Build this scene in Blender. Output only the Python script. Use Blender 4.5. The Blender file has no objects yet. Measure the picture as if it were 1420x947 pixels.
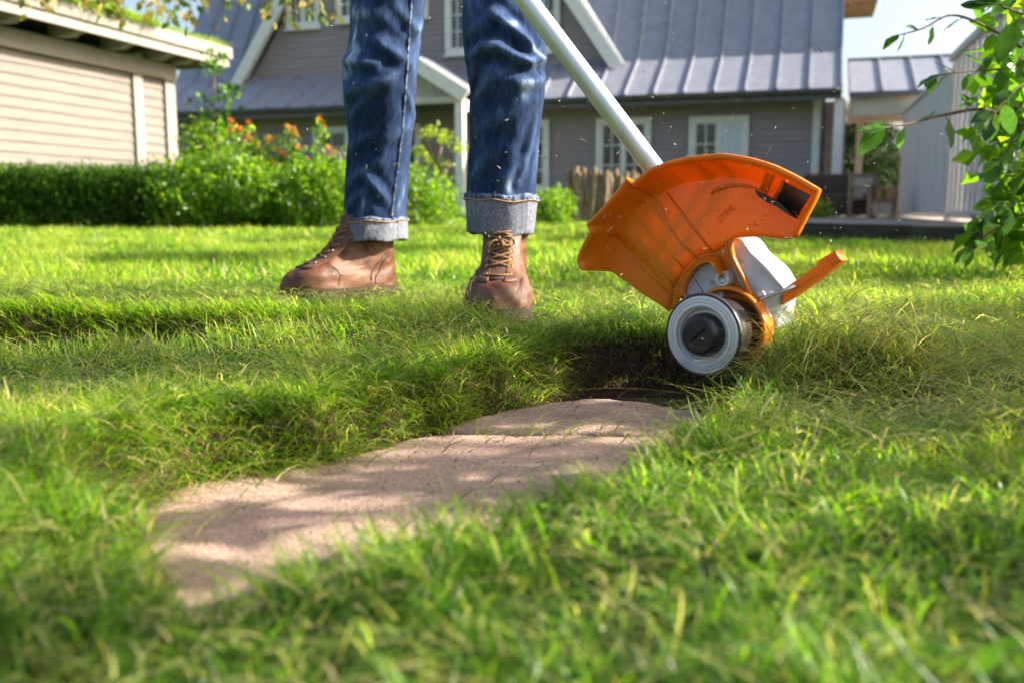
import bpy, bmesh, math, random
import numpy as np
from mathutils import Vector, Matrix
R = math.radians
rng = np.random.default_rng(7)
random.seed(7)
S = bpy.context.scene
C = S.collection

# ------------------------------------------------------------------ camera
PITCH, CAMH, F = R(8.0), 0.21, 1300.0
cam = bpy.data.cameras.new('camera'); cam_o = bpy.data.objects.new('camera', cam); C.objects.link(cam_o)
cam.lens = 33.0; cam.sensor_width = 36.0; cam.clip_start = 0.02; cam.clip_end = 3000
cam_o.location = (0, 0, CAMH); cam_o.rotation_euler = (R(90) - PITCH, 0, 0)
cam.dof.use_dof = True; cam.dof.focus_distance = 1.33; cam.dof.aperture_fstop = 4.9
S.camera = cam_o
# ------------------------------------------------------------------ light
SUN_EL = R(31.0)
SUN_AZ = math.atan2(0.985, 0.02)            # from +Y towards +X
sdir = Vector((math.sin(SUN_AZ)*math.cos(SUN_EL), math.cos(SUN_AZ)*math.cos(SUN_EL), math.sin(SUN_EL)))
W = bpy.data.worlds.new('World'); S.world = W; W.use_nodes = True
nt = W.node_tree; bg = nt.nodes['Background']; bg.inputs[1].default_value = 0.10
sk = nt.nodes.new('ShaderNodeTexSky'); sk.sky_type = 'NISHITA'; sk.sun_disc = False
sk.sun_elevation = SUN_EL; sk.sun_rotation = SUN_AZ
sk.air_density = 1.0; sk.dust_density = 4.5; sk.ozone_density = 1.0
nt.links.new(sk.outputs[0], bg.inputs[0])
sl = bpy.data.lights.new('sun', 'SUN'); sl.energy = 5.0; sl.angle = R(0.5); sl.color = (1, .93, .80)
so = bpy.data.objects.new('sun', sl); C.objects.link(so)
so.rotation_euler = (-sdir).to_track_quat('-Z', 'Y').to_euler(); so.location = sdir*30
S.view_settings.view_transform = 'Standard'; S.view_settings.look = 'None'
S.view_settings.exposure = 1.68; S.view_settings.gamma = 1.0
S.view_settings.use_curve_mapping = False
S.cycles.max_bounces = 8; S.cycles.diffuse_bounces = 4; S.cycles.transmission_bounces = 6
S.cycles.use_denoising = True
try: S.cycles.denoiser = 'OPENIMAGEDENOISE'
except Exception: pass

def at(px, py, Y):
    a = (px-710)/F; b = (473.5-py)/F
    d = Vector((a, math.cos(PITCH)+b*math.sin(PITCH), -math.sin(PITCH)+b*math.cos(PITCH)))
    return Vector((0, 0, CAMH)) + d*(Y/d.y)

# ------------------------------------------------------------------ materials
def lnk(m, a, b): m.node_tree.links.new(a, b)
def pmat(name, c1, c2=None, scale=20, rough=.6, bump=0, bscale=None, spec=.4, metal=0, stretch=(1, 1, 1), detail=6,
         lo=.35, hi=.65, translucent=0, coat=0, c3=None, c3scale=3, c3lo=.5, c3hi=.7, sss=0):
    m = bpy.data.materials.new(name); m.use_nodes = True
    n = m.node_tree.nodes; p = n['Principled BSDF']; out = n['Material Output']
    p.inputs['Roughness'].default_value = rough; p.inputs['Specular IOR Level'].default_value = spec
    p.inputs['Metallic'].default_value = metal; p.inputs['Coat Weight'].default_value = coat
    tc = n.new('ShaderNodeTexCoord'); mp = n.new('ShaderNodeMapping'); mp.inputs['Scale'].default_value = stretch
    lnk(m, tc.outputs['Object'], mp.inputs[0])
    col = None
    if c2 is None: p.inputs['Base Color'].default_value = (*c1, 1)
    else:
        nz = n.new('ShaderNodeTexNoise'); nz.inputs['Scale'].default_value = scale; nz.inputs['Detail'].default_value = detail
        lnk(m, mp.outputs[0], nz.inputs['Vector'])
        rp = n.new('ShaderNodeValToRGB'); rp.color_ramp.elements[0].position = lo; rp.color_ramp.elements[1].position = hi
        rp.color_ramp.elements[0].color = (*c1, 1); rp.color_ramp.elements[1].color = (*c2, 1)
        lnk(m, nz.outputs[0], rp.inputs[0]); col = rp.outputs[0]
        if c3 is not None:
            n3 = n.new('ShaderNodeTexNoise'); n3.inputs['Scale'].default_value = c3scale; n3.inputs['Detail'].default_value = 5
            lnk(m, mp.outputs[0], n3.inputs['Vector'])
            mr = n.new('ShaderNodeMapRange'); mr.inputs[1].default_value = c3lo; mr.inputs[2].default_value = c3hi
            lnk(m, n3.outputs[0], mr.inputs[0])
            mx = n.new('ShaderNodeMix'); mx.data_type = 'RGBA'; lnk(m, mr.outputs[0], mx.inputs[0])
            lnk(m, col, mx.inputs[6]); mx.inputs[7].default_value = (*c3, 1); col = mx.outputs[2]
        lnk(m, col, p.inputs['Base Color'])
    if bump:
        nb = n.new('ShaderNodeTexNoise'); nb.inputs['Scale'].default_value = bscale or scale*2; nb.inputs['Detail'].default_value = 8
        lnk(m, mp.outputs[0], nb.inputs['Vector'])
        bp = n.new('ShaderNodeBump'); bp.inputs['Strength'].default_value = bump; bp.inputs['Distance'].default_value = .01
        lnk(m, nb.outputs[0], bp.inputs['Height']); lnk(m, bp.outputs[0], p.inputs['Normal'])
    if translucent:
        tr = n.new('ShaderNodeBsdfTranslucent'); mix = n.new('ShaderNodeMixShader'); mix.inputs[0].default_value = translucent
        if col is not None: lnk(m, col, tr.inputs[0])
        else: tr.inputs[0].default_value = (*c1, 1)
        lnk(m, p.outputs[0], mix.inputs[1]); lnk(m, tr.outputs[0], mix.inputs[2]); lnk(m, mix.outputs[0], out.inputs[0])
    return m

def leafmat(name, rough=.45, trans=.45, spec=.35, tgain=1.25):
    """foliage whose colour comes from the per-vertex attribute 'col' (each blade or leaf has its own colour)"""
    m = bpy.data.materials.new(name); m.use_nodes = True
    n = m.node_tree.nodes; p = n['Principled BSDF']; out = n['Material Output']
    a = n.new('ShaderNodeAttribute'); a.attribute_name = 'col'
    p.inputs['Roughness'].default_value = rough; p.inputs['Specular IOR Level'].default_value = spec
    lnk(m, a.outputs['Color'], p.inputs['Base Color'])
    tr = n.new('ShaderNodeBsdfTranslucent'); mix = n.new('ShaderNodeMixShader'); mix.inputs[0].default_value = trans
    g = n.new('ShaderNodeMix'); g.data_type = 'RGBA'; g.blend_type = 'MULTIPLY'; g.inputs[0].default_value = 1
    g.inputs[7].default_value = (tgain*1.15, tgain*1.25, tgain*.55, 1)
    lnk(m, a.outputs['Color'], g.inputs[6]); lnk(m, g.outputs[2], tr.inputs[0])
    lnk(m, p.outputs[0], mix.inputs[1]); lnk(m, tr.outputs[0], mix.inputs[2]); lnk(m, mix.outputs[0], out.inputs[0])
    return m

M = {}
M['grass'] = leafmat('grass', .40, .55, .35, 1.9)
M['leaf'] = leafmat('leaf', .32, .5, .55, 1.7)
M['hedge'] = leafmat('hedge', .65, .3, .12)
M['straw'] = leafmat('dry_clipping', .7, .15, .2, .8)
M['petal'] = leafmat('petal', .6, .3, .2, 1.0)
M['soil'] = pmat('soil', (.018, .012, .008), (.06, .038, .022), 60, .95, 1.0, 130, .1)
M['stone'] = pmat('stone', (.27, .18, .14), (.43, .30, .235), 240, .94, .38, 420, .1, c3=(.20, .145, .115), c3scale=13, c3lo=.48, c3hi=.75, detail=9)
M['denim'] = None
M['hemcloth'] = pmat('cuff_cloth', (.12, .13, .165), (.27, .28, .32), 260, .9, .5, 700, .1, stretch=(1, 1, .55), c3=(.13, .145, .2), c3scale=35, c3lo=.5, c3hi=.75)
M['stitch'] = pmat('stitch', (.6, .27, .05), (.75, .38, .1), 300, .7)
M['leather'] = pmat('leather', (.070, .024, .010), (.150, .056, .025), 30, .48, .25, 420, .4, c3=(.23, .115, .065), c3scale=18, c3lo=.5, c3hi=.8, coat=.05)
M['tongue'] = pmat('tongue_leather', (.06, .026, .015), (.10, .045, .026), 40, .6, .4, 300)
M['sole'] = pmat('sole', (.03, .018, .012), (.06, .035, .02), 50, .8, .3)
M['lace'] = pmat('lace', (.20, .105, .04), (.33, .18, .07), 400, .8, .5, 900)
M['eyelet'] = pmat('eyelet', (.45, .33, .16), metal=1, rough=.35)
M['orange'] = pmat('orange_plastic', (.79, .215, .007), (.85, .25, .011), 12, .30, .05, 400, .5, translucent=.27)
M['grey'] = pmat('grey_plastic', (.64, .62, .585), (.71, .69, .66), 25, .4, .05, 300, .45, c3=(.48, .44, .38), c3scale=18, c3lo=.58, c3hi=.85)
M['pale'] = pmat('pale_plastic', (.40, .40, .40), (.47, .47, .47), 30, .38, .05, 300, .4, c3=(.27, .27, .23), c3scale=70, c3lo=.6, c3hi=.72)
M['black'] = pmat('black_plastic', (.012, .011, .012), (.03, .027, .026), 60, .36, .1, 400, .5)
M['blackg'] = pmat('black_spool', (.02, .018, .018), (.05, .045, .042), 40, .25, .05, 200, .6)
M['alu'] = pmat('brushed_aluminium', (.60, .62, .65), (.70, .72, .75), 40, .38, .05, 500, .5, metal=.75, stretch=(1, 1, .1))
M['steel'] = pmat('steel', (.5, .5, .5), metal=1, rough=.3)
M['siding'] = pmat('grey_painted_board', (.265, .222, .222), (.325, .28, .278), 7, .75, .25, 60, .2, stretch=(.25, 1, 4))
M['shed_board'] = pmat('shed_board', (.152, .134, .119), (.197, .175, .156), 7, .8, .3, 70, .2, stretch=(.25, .25, 5))
M['shed_trim'] = pmat('shed_trim', (.23, .21, .185), (.285, .265, .235), 8, .75, .3, 60, .2, stretch=(.3, .3, 3), c3=(.21, .185, .15), c3scale=3, c3lo=.55, c3hi=.8)
M['white'] = pmat('white_paint', (.68, .66, .61), (.76, .74, .69), 9, .55, .08, 90, .3)
M['cream'] = pmat('cream_paint', (.50, .44, .36), (.60, .53, .45), 6, .7, .1)
M['roof'] = pmat('standing_seam_zinc', (.225, .238, .280), (.275, .288, .33), 5, .48, .06, 60, .4, metal=.25, c3=(.28, .285, .34), c3scale=2, c3lo=.5, c3hi=.8)
M['gutter'] = pmat('gutter_metal', (.11, .105, .11), (.15, .145, .15), 12, .5, 0, None, .4, metal=.4)
M['glass'] = pmat('window_glass', (.016, .02, .016), (.05, .06, .035), 2.2, .06, 0, None, .8)
M['pale_pane'] = pmat('pale_pane', (.55, .57, .64), (.66, .68, .74), 4, .8, 0, None, .2, stretch=(6, 1, .3))  # pale tone for the panes of one sash
M['darkwood'] = pmat('dark_wood', (.16, .095, .055), (.27, .17, .10), 12, .7, .3, 60, .2, stretch=(4, 1, .4))
M['chairwood'] = pmat('chair_wood', (.24, .155, .10), (.36, .25, .17), 12, .6, .2, 60, .3, stretch=(4, 1, .4))
M['stake'] = pmat('stake_wood', (.20, .14, .085), (.40, .30, .20), 20, .85, .6, 90, .15, stretch=(4, 4, .5), c3=(.12, .10, .07), c3scale=10, c3lo=.5, c3hi=.75)
M['bark'] = pmat('bark', (.10, .07, .045), (.24, .18, .125), 18, .9, .7, 70, .1, stretch=(2, 2, .5))
M['twig'] = pmat('twig_bark', (.09, .055, .03), (.17, .11, .06), 40, .8, .4)
M['wicker'] = pmat('wicker', (.06, .038, .024), (.12, .078, .05), 60, .7, .6, 150)
M['screen'] = pmat('screen_board', (.50, .48, .465), (.60, .58, .56), 5, .7, .15, 50, .25, stretch=(4, 4, .3), c3=(.36, .35, .33), c3scale=1.2, c3lo=.55, c3hi=.8)
M['terrace'] = pmat('terrace_slab', (.22, .19, .165), (.32, .28, .245), 9, .9, .4, 80, .1)
M['sleeper'] = pmat('timber_sleeper', (.035, .032, .024), (.085, .078, .055), 14, .9, .6, 60, .1, stretch=(.3, 1, 3))
M['conifer'] = leafmat('conifer', .6, .15, .15, 1.0)

# ------------------------------------------------------------------ mesh building
class MB:
    def __init__(s): s.v = []; s.f = []
    def add(s, vs, fs):
        o = len(s.v); s.v.extend([tuple(v) for v in vs]); s.f.extend([tuple(i+o for i in f) for f in fs]); return s
    def box(s, c, d, rot=None, taper=None):
        x, y, z = d[0]/2, d[1]/2, d[2]/2
        vs = [Vector(p) for p in ((-x,-y,-z),(x,-y,-z),(x,y,-z),(-x,y,-z),(-x,-y,z),(x,-y,z),(x,y,z),(-x,y,z))]
        if taper: vs = vs[:4]+[Vector((v.x*taper, v.y*taper, v.z)) for v in vs[4:]]
        if rot is not None: vs = [rot @ v for v in vs]
        c = Vector(c)
        return s.add([v+c for v in vs], [(0,3,2,1),(4,5,6,7),(0,1,5,4),(1,2,6,5),(2,3,7,6),(3,0,4,7)])
    def tube(s, pts, r, n=8, cap=True):
        pts = [Vector(p) for p in pts]; m = len(pts)
        rs = r if hasattr(r, '__len__') else [r]*m
        t0 = (pts[1]-pts[0]).normalized(); ref = Vector((0,0,1)) if abs(t0.z) < .9 else Vector((1,0,0))
        nrm = t0.cross(ref).normalized(); vs = []
        for i in range(m):
            t = (pts[min(i+1,m-1)]-pts[max(i-1,0)]).normalized()
            nrm = (nrm - t*nrm.dot(t)).normalized(); b = t.cross(nrm)
            for k in range(n):
                a = 2*math.pi*k/n; vs.append(pts[i] + (nrm*math.cos(a)+b*math.sin(a))*rs[i])
        fs = [(i*n+k, i*n+(k+1)%n, (i+1)*n+(k+1)%n, (i+1)*n+k) for i in range(m-1) for k in range(n)]
        if cap: fs += [tuple(range(n))[::-1], tuple((m-1)*n+k for k in range(n))]
        return s.add(vs, fs)
    def lathe(s, prof, o, ax, n=64, closed_end=True):
        """prof: list of (radius, along axis)"""
        ax = Vector(ax).normalized(); ref = Vector((0,0,1)) if abs(ax.z) < .9 else Vector((1,0,0))
        a1 = ax.cross(ref).normalized(); a2 = ax.cross(a1); o = Vector(o); vs = []
        for (r, h) in prof:
            for k in range(n):
                a = 2*math.pi*k/n; vs.append(o + ax*h + (a1*math.cos(a)+a2*math.sin(a))*max(r, 1e-5))
        fs = [(i*n+k, i*n+(k+1)%n, (i+1)*n+(k+1)%n, (i+1)*n+k) for i in range(len(prof)-1) for k in range(n)]
        return s.add(vs, fs)
    def prism(s, poly, vec):
        poly = [Vector(p) for p in poly]; n = len(poly); vec = Vector(vec)
        return s.add(poly+[p+vec for p in poly], [tuple(range(n))[::-1], tuple(range(n, 2*n))]+[(i,(i+1)%n,n+(i+1)%n,n+i) for i in range(n)])
    def quadgrid(s, rows, wrap=False):
        m, n = len(rows), len(rows[0]); vs = [p for r in rows for p in r]
        fs = [(i*n+k, i*n+(k+1)%n, (i+1)*n+(k+1)%n, (i+1)*n+k) for i in range(m-1) for k in range(n if wrap else n-1)]
        return s.add(vs, fs)
    def build(s, name, mat, parent=None, world=False, smooth=False, bevel=0, solid=0, loc=None, sub=0, autos=False):
        off = Vector((0,0,0))
        if world and parent is not None:
            q = parent
            while q is not None: off += q.location; q = q.parent
        if loc is not None: off = Vector(loc)
        me = bpy.data.meshes.new(name)
        me.from_pydata([(v[0]-off[0], v[1]-off[1], v[2]-off[2]) for v in s.v], [], s.f)
        bm = bmesh.new(); bm.from_mesh(me); bmesh.ops.recalc_face_normals(bm, faces=bm.faces); bm.to_mesh(me); bm.free()
        me.materials.append(mat)
        if smooth: me.polygons.foreach_set('use_smooth', [True]*len(me.polygons))
        o = bpy.data.objects.new(name, me); C.objects.link(o)
        if parent is not None: o.parent = parent
        if loc is not None: o.location = loc
        if solid:
            md = o.modifiers.new('solid', 'SOLIDIFY'); md.thickness = solid; md.offset = 0
        if bevel:
            md = o.modifiers.new('bevel', 'BEVEL'); md.width = bevel; md.segments = 2; md.limit_method = 'ANGLE'; md.angle_limit = R(35)
        if sub:
            md = o.modifiers.new('sub', 'SUBSURF'); md.levels = sub; md.render_levels = sub
        if autos:
            bm = bmesh.new(); bm.from_mesh(me)
            for e in bm.edges:
                if len(e.link_faces) == 2 and e.calc_face_angle(0) > R(38): e.smooth = False
            bm.to_mesh(me); bm.free()
        return o
def tag(o, label=None, cat=None, group=None, kind=None):
    if label: o['label'] = label
    if cat: o['category'] = cat
    if group: o['group'] = group
    if kind: o['kind'] = kind
    return o
def empty(name, loc=(0,0,0), rz=0, label=None, cat=None, group=None):
    o = bpy.data.objects.new(name, None); C.objects.link(o); o.location = loc; o.rotation_euler = (0,0,rz)
    o.empty_display_size = .1
    return tag(o, label, cat, group)

def fastmesh(name, V, polys, mat, parent=None, col=None, smooth=True):
    """V (N,3); polys: list of int arrays (M,k); col (N,3) per-vertex colour"""
    me = bpy.data.meshes.new(name); me.vertices.add(len(V)); me.vertices.foreach_set('co', np.asarray(V, np.float32).ravel())
    idx = np.concatenate([p.ravel() for p in polys]).astype(np.int32)
    tot = np.concatenate([np.full(len(p), p.shape[1], np.int32) for p in polys])
    st = np.concatenate([[0], np.cumsum(tot)[:-1]]).astype(np.int32)
    me.loops.add(len(idx)); me.loops.foreach_set('vertex_index', idx)
    me.polygons.add(len(tot)); me.polygons.foreach_set('loop_start', st); me.polygons.foreach_set('loop_total', tot)
    if smooth: me.polygons.foreach_set('use_smooth', np.ones(len(tot), bool))
    if col is not None:
        at_ = me.attributes.new('col', 'FLOAT_COLOR', 'POINT')
        at_.data.foreach_set('color', np.concatenate([col, np.ones((len(col),1))], 1).astype(np.float32).ravel())
    me.materials.append(mat); me.update(); me.validate()
    o = bpy.data.objects.new(name, me); C.objects.link(o)
    if parent is not None: o.parent = parent
    return o

class Waves:
    """smooth random field from sines"""
    def __init__(s, seed, scale, n=14):
        r = np.random.default_rng(seed); a = r.uniform(0, 2*np.pi, n); k = 2*np.pi/scale*r.uniform(.5, 1.8, n)
        s.kx, s.ky, s.p = k*np.cos(a), k*np.sin(a), r.uniform(0, 6.28, n); s.n = n
    def __call__(s, x, y):
        x = np.asarray(x, float); y = np.asarray(y, float); o = np.zeros(np.broadcast(x, y).shape)
        for i in range(s.n): o = o + np.sin(s.kx[i]*x+s.ky[i]*y+s.p[i])
        return o/np.sqrt(s.n/2)/1.6           # about -1.5..1.5

def poly_sd(x, y, P):
    """signed distance to polygon, negative inside"""
    P = np.asarray(P, float); x = np.asarray(x, float); y = np.asarray(y, float)
    d = np.full(x.shape, 1e9); ins = np.zeros(x.shape, bool); n = len(P)
    for i in range(n):
        a, b = P[i], P[(i+1) % n]; e = b-a
        t = np.clip(((x-a[0])*e[0]+(y-a[1])*e[1])/(e@e), 0, 1)
        d = np.minimum(d, np.hypot(x-a[0]-t*e[0], y-a[1]-t*e[1]))
        c = ((a[1] > y) != (b[1] > y)) & (x < (b[0]-a[0])*(y-a[1])/(b[1]-a[1]+1e-12)+a[0])
        ins ^= c
    return np.where(ins, -d, d)
# ------------------------------------------------------------------ ground with the cut-out hollows
HOLE = [(-.36,.74),(-.335,.83),(-.26,.90),(-.19,.95),(-.135,1.05),(-.04,1.17),(.03,1.27),(.06,1.36),(.11,1.42),(.2,1.45),(.3,1.43),
        (.37,1.35),(.36,1.25),(.31,1.13),(.245,1.03),(.205,.95),(.17,.87),(.14,.80),(.08,.69),(-.003,.605),(-.07,.57),(-.118,.515),(-.15,.475),(-.185,.475),(-.225,.55),(-.275,.62),(-.335,.69)]
HOLE2 = [(-1.3,1.14),(-.95,1.19),(-.68,1.26),(-.49,1.37),(-.33,1.48),(-.17,1.53),(-.13,1.60),(-.28,1.60),(-.44,1.60),(-.64,1.66),(-.9,1.68),(-1.3,1.62)]
w_fine, w_mid, w_big, w_edge = Waves(3, .07), Waves(4, .35), Waves(5, 1.6), Waves(6, .12)
def smooth01(t): t = np.clip(t, 0, 1); return t*t*(3-2*t)
def holes(x, y):
    e = w_edge(x, y)*.010
    return poly_sd(x, y, HOLE)+e, poly_sd(x, y, HOLE2)+e*1.4
def gz(x, y):
    x = np.asarray(x, float); y = np.asarray(y, float)
    d1, d2 = holes(x, y)
    fade = smooth01((1.65-np.abs(x))/.3)*smooth01((y-.1)/.1)*smooth01((2.85-y)/.4)
    z = (w_fine(x, y)*.0025+w_mid(x, y)*.006+w_big(x, y)*.006)
    z = z + .026*np.exp(-((np.maximum(d1, 0)-.06)/.085)**2)*smooth01((y-.72-x*.9)/.15) + .022*np.exp(-((np.maximum(d2, 0)-.05)/.07)**2)*smooth01((y-1.3)/.2)
    z = z-.034*np.exp(-((x-.36)/.19)**2-((y-1.02)/.21)**2)
    h1 = smooth01((.006-d1)/.035); h2 = smooth01((.006-d2)/.05)
    z = z*(1-h1)*(1-h2) - .056*h1*(1+.06*w_fine(x*2, y*2)) - .062*h2*(1+.1*w_fine(x*2, y*2))
    return z*fade
gx0, gx1, gy0, gy1, gs = -1.7, 1.7, .1, 2.9, .0145
nx, ny = int(round((gx1-gx0)/gs)), int(round((gy1-gy0)/gs))
X, Y = np.meshgrid(np.linspace(gx0, gx1, nx+1), np.linspace(gy0, gy1, ny+1))
Z = gz(X, Y)
V = np.stack([X.ravel(), Y.ravel(), Z.ravel()], 1)
i0 = (np.arange(ny)[:, None]*(nx+1)+np.arange(nx)[None, :]).ravel()
Q = np.stack([i0, i0+1, i0+nx+2, i0+nx+1], 1)
BIG = 600.
far = np.array([(-BIG,-60,0),(BIG,-60,0),(BIG,gy0,0),(-BIG,gy0,0), (-BIG,gy1,0),(BIG,gy1,0),(BIG,1200,0),(-BIG,1200,0),
                (gx0,gy0,0),(gx0,gy1,0),(gx1,gy0,0),(gx1,gy1,0)], float)
b = len(V); V = np.concatenate([V, far])
Q2 = np.array([(0,1,2,3),(4,5,6,7),(3,8,9,4),(10,2,5,11)])+b
gm = bpy.data.materials.new('lawn_soil'); gm.use_nodes = True; n_ = gm.node_tree.nodes; p_ = n_['Principled BSDF']
p_.inputs['Roughness'].default_value = .95; p_.inputs['Specular IOR Level'].default_value = .1
at_ = n_.new('ShaderNodeAttribute'); at_.attribute_name = 'col'
tc = n_.new('ShaderNodeTexCoord'); nz = n_.new('ShaderNodeTexNoise'); nz.inputs['Scale'].default_value = 70; nz.inputs['Detail'].default_value = 9
lnk(gm, tc.outputs['Object'], nz.inputs['Vector'])
mr = n_.new('ShaderNodeMapRange'); mr.inputs[1].default_value = .3; mr.inputs[2].default_value = .7; mr.inputs[3].default_value = .45; mr.inputs[4].default_value = 1.6
lnk(gm, nz.outputs[0], mr.inputs[0])
mx = n_.new('ShaderNodeMix'); mx.data_type = 'RGBA'; mx.blend_type = 'MULTIPLY'; mx.inputs[0].default_value = 1
lnk(gm, at_.outputs['Color'], mx.inputs[6]); lnk(gm, mr.outputs[0], mx.inputs[7]); lnk(gm, mx.outputs[2], p_.inputs['Base Color'])
bp = n_.new('ShaderNodeBump'); bp.inputs['Strength'].default_value = 1; bp.inputs['Distance'].default_value = .012
nb = n_.new('ShaderNodeTexNoise'); nb.inputs['Scale'].default_value = 160; nb.inputs['Detail'].default_value = 10
lnk(gm, tc.outputs['Object'], nb.inputs['Vector']); lnk(gm, nb.outputs[0], bp.inputs['Height']); lnk(gm, bp.outputs[0], p_.inputs['Normal'])
d1, d2 = holes(V[:, 0], V[:, 1]); inh = np.clip(smooth01((.02-np.minimum(d1, d2))/.03), 0, 1)[:, None]
gcol = np.array([.045, .06, .016])*(1-inh)+np.array([.060, .038, .023])*inh
gcol[len(V)-12:] = (.075, .125, .025)
g = fastmesh('ground', V, [Q, Q2], gm, col=gcol)
tag(g, 'lawn soil with dark cut hollows in the turf', None, None, 'structure')

# ------------------------------------------------------------------ paving stones
def paving_stone(outline, top, thick, name_label, seed):
    P = np.array(outline); c = P.mean(0); wv = Waves(seed, .16); wf = Waves(seed+1, .03); n = 96
    seg = np.concatenate([P, P[:1]]); L = np.r_[0, np.cumsum(np.hypot(*np.diff(seg, axis=0).T))]
    s = np.linspace(0, L[-1], n, endpoint=False); O = np.stack([np.interp(s, L, seg[:, 0]), np.interp(s, L, seg[:, 1])], 1)
    for _ in range(3): O = (np.roll(O, 1, 0)+2*O+np.roll(O, -1, 0))/4
    ang = np.arange(n)*2*np.pi/n; O = O*(1)+np.stack([wf(O[:, 0]*1.3, O[:, 1])*.003, wf(O[:, 1], O[:, 0])*.003], 1)
    rows = []
    for k, (f, dz) in enumerate([(0, 0)]+[(i/22, 0) for i in range(1, 22)]+[(.978, -.0012), (.992, -.005), (1, -.012), (1, -thick)]):
        R_ = c+(O-c)*f
        z = top+dz+(wv(R_[:, 0], R_[:, 1])*.0012+wf(R_[:, 0], R_[:, 1])*.0002)*(1 if dz > -.02 else 0)
        rows.append([Vector((R_[i, 0]-c[0], R_[i, 1]-c[1], z[i])) for i in range(n)])
    mb = MB().quadgrid(rows, wrap=True)
    o = mb.build('paving_stone', M['stone'], smooth=True, loc=(0, 0, 0)); o.location = (c[0], c[1], 0)
    return tag(o, name_label, 'paving stone', 'stepping stones sunk in the lawn')
paving_stone([(-.365,.73),(-.33,.82),(-.24,.90),(-.155,.955),(-.10,1.035),(-.03,1.045),(.06,1.035),(.15,1.035),(.225,1.025),(.20,.93),(.15,.80),(.10,.69),(0,.56),(-.08,.50),(-.16,.46),(-.22,.52),(-.28,.61),(-.34,.68)],
             -.041, .05, 'long pinkish stepping stone in dappled sun, nearest in the cut turf', 21)
paving_stone([(-.085,1.055),(-.045,1.12),(.0,1.165),(.05,1.215),(.11,1.235),(.18,1.215),(.235,1.16),(.262,1.10),(.25,1.045),(.15,1.042),(.06,1.043),(-.03,1.052)],
             -.0405, .05, 'rounded pinkish stepping stone against the dark earth below the spool', 25)

# ------------------------------------------------------------------ grass
PAL = dict(deep=(.032,.080,.010), green=(.060,.142,.009), mid=(.118,.218,.011), lime=(.220,.318,.018), yell=(.31,.33,.055), straw=(.44,.385,.18), brown=(.15,.10,.05), blue=(.07,.135,.055))
PAL = {k: np.array(v) for k, v in PAL.items()}
def pick(n, **w):
    ks = list(w); p = np.array([w[k] for k in ks], float); p /= p.sum()
    c = np.array([PAL[k] for k in ks])[rng.choice(len(ks), n, p=p)]
    return c*rng.uniform(.75, 1.25, (n, 1))*(1+rng.normal(0, .06, (n, 3)))
class Blades:
    def __init__(s): s.V = []; s.T = []; s.Q = []; s.C = []; s.n = 0
    def add(s, x, y, z, h, w, az, lean, curl, col, L=3, twist=None, power=1.7, tipw=.0):
        N = len(x); x, y, z = map(np.asarray, (x, y, z)); h = np.broadcast_to(h, N); w = np.broadcast_to(w, N)
        lean = np.broadcast_to(lean, N); curl = np.broadcast_to(curl, N)
        dx, dy = np.cos(az), np.sin(az); ta = az+np.pi/2+(twist if twist is not None else rng.normal(0, .7, N))
        sx, sy = np.cos(ta), np.sin(ta)
        ts = np.linspace(0, 1, L+1); pts = np.zeros((N, 2*L+1, 3))
        for k, t in enumerate(ts):
            hor = h*lean*(.35*t+.65*t**power); up = h*(t*(1-.25*lean)-curl*t**2.2)
            side = h*.12*np.sin(t*3+az*3)*t
            px = x+dx*hor-dy*side; py = y+dy*hor+dx*side; pz = z+up
            if k < L:
                ww = w*.5*(1-.75*t**1.6)
                pts[:, 2*k] = np.stack([px-sx*ww, py-sy*ww, pz], 1); pts[:, 2*k+1] = np.stack([px+sx*ww, py+sy*ww, pz], 1)
            else: pts[:, 2*L] = np.stack([px, py, pz], 1)
        b = s.n+np.arange(N)[:, None]*(2*L+1)
        for k in range(L-1): s.Q.append(b+np.array([2*k, 2*k+1, 2*k+3, 2*k+2]))
        s.T.append(b+np.array([2*L-2, 2*L-1, 2*L]))
        s.V.append(pts.reshape(-1, 3)); s.C.append(np.repeat(np.clip(col, .004, .7), 2*L+1, 0)); s.n += N*(2*L+1)
    def build(s, name, mat, parent=None):
        return fastmesh(name, np.concatenate(s.V), ([np.concatenate(s.Q)] if s.Q else [])+[np.concatenate(s.T)], mat, parent, np.concatenate(s.C))
pa, pb, pc_ = Waves(31, .28), Waves(32, .9), Waves(33, 3.0)
def lawncol(x, y, n):
    t = pa(x, y)*.6+pb(x, y)*.65+pc_(x, y)*.3+rng.normal(0, .6, n)+.12
    a = PAL['green']; b = PAL['mid']; c = PAL['lime']; d = PAL['yell']; e = PAL['deep']
    col = np.where((t < -1.15)[:, None], e, np.where((t < -.45)[:, None], a, np.where((t < .3)[:, None], b, np.where((t < .95)[:, None], c, d))))
    k = rng.random(n) < .085; col = np.where(k[:, None], PAL['straw'], col)
    return col*rng.uniform(.8, 1.25, (n, 1))*(1+rng.normal(0, .06, (n, 3)))
def scatter(n, y0, y1, half=.6, pad=.22, bias=1.0):
    u = rng.random(n); y = np.sqrt(y0**2+u*(y1**2-y0**2)); x = rng.uniform(-1, 1, n)*(half*y+pad); return x, y
BL = Blades()
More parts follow.
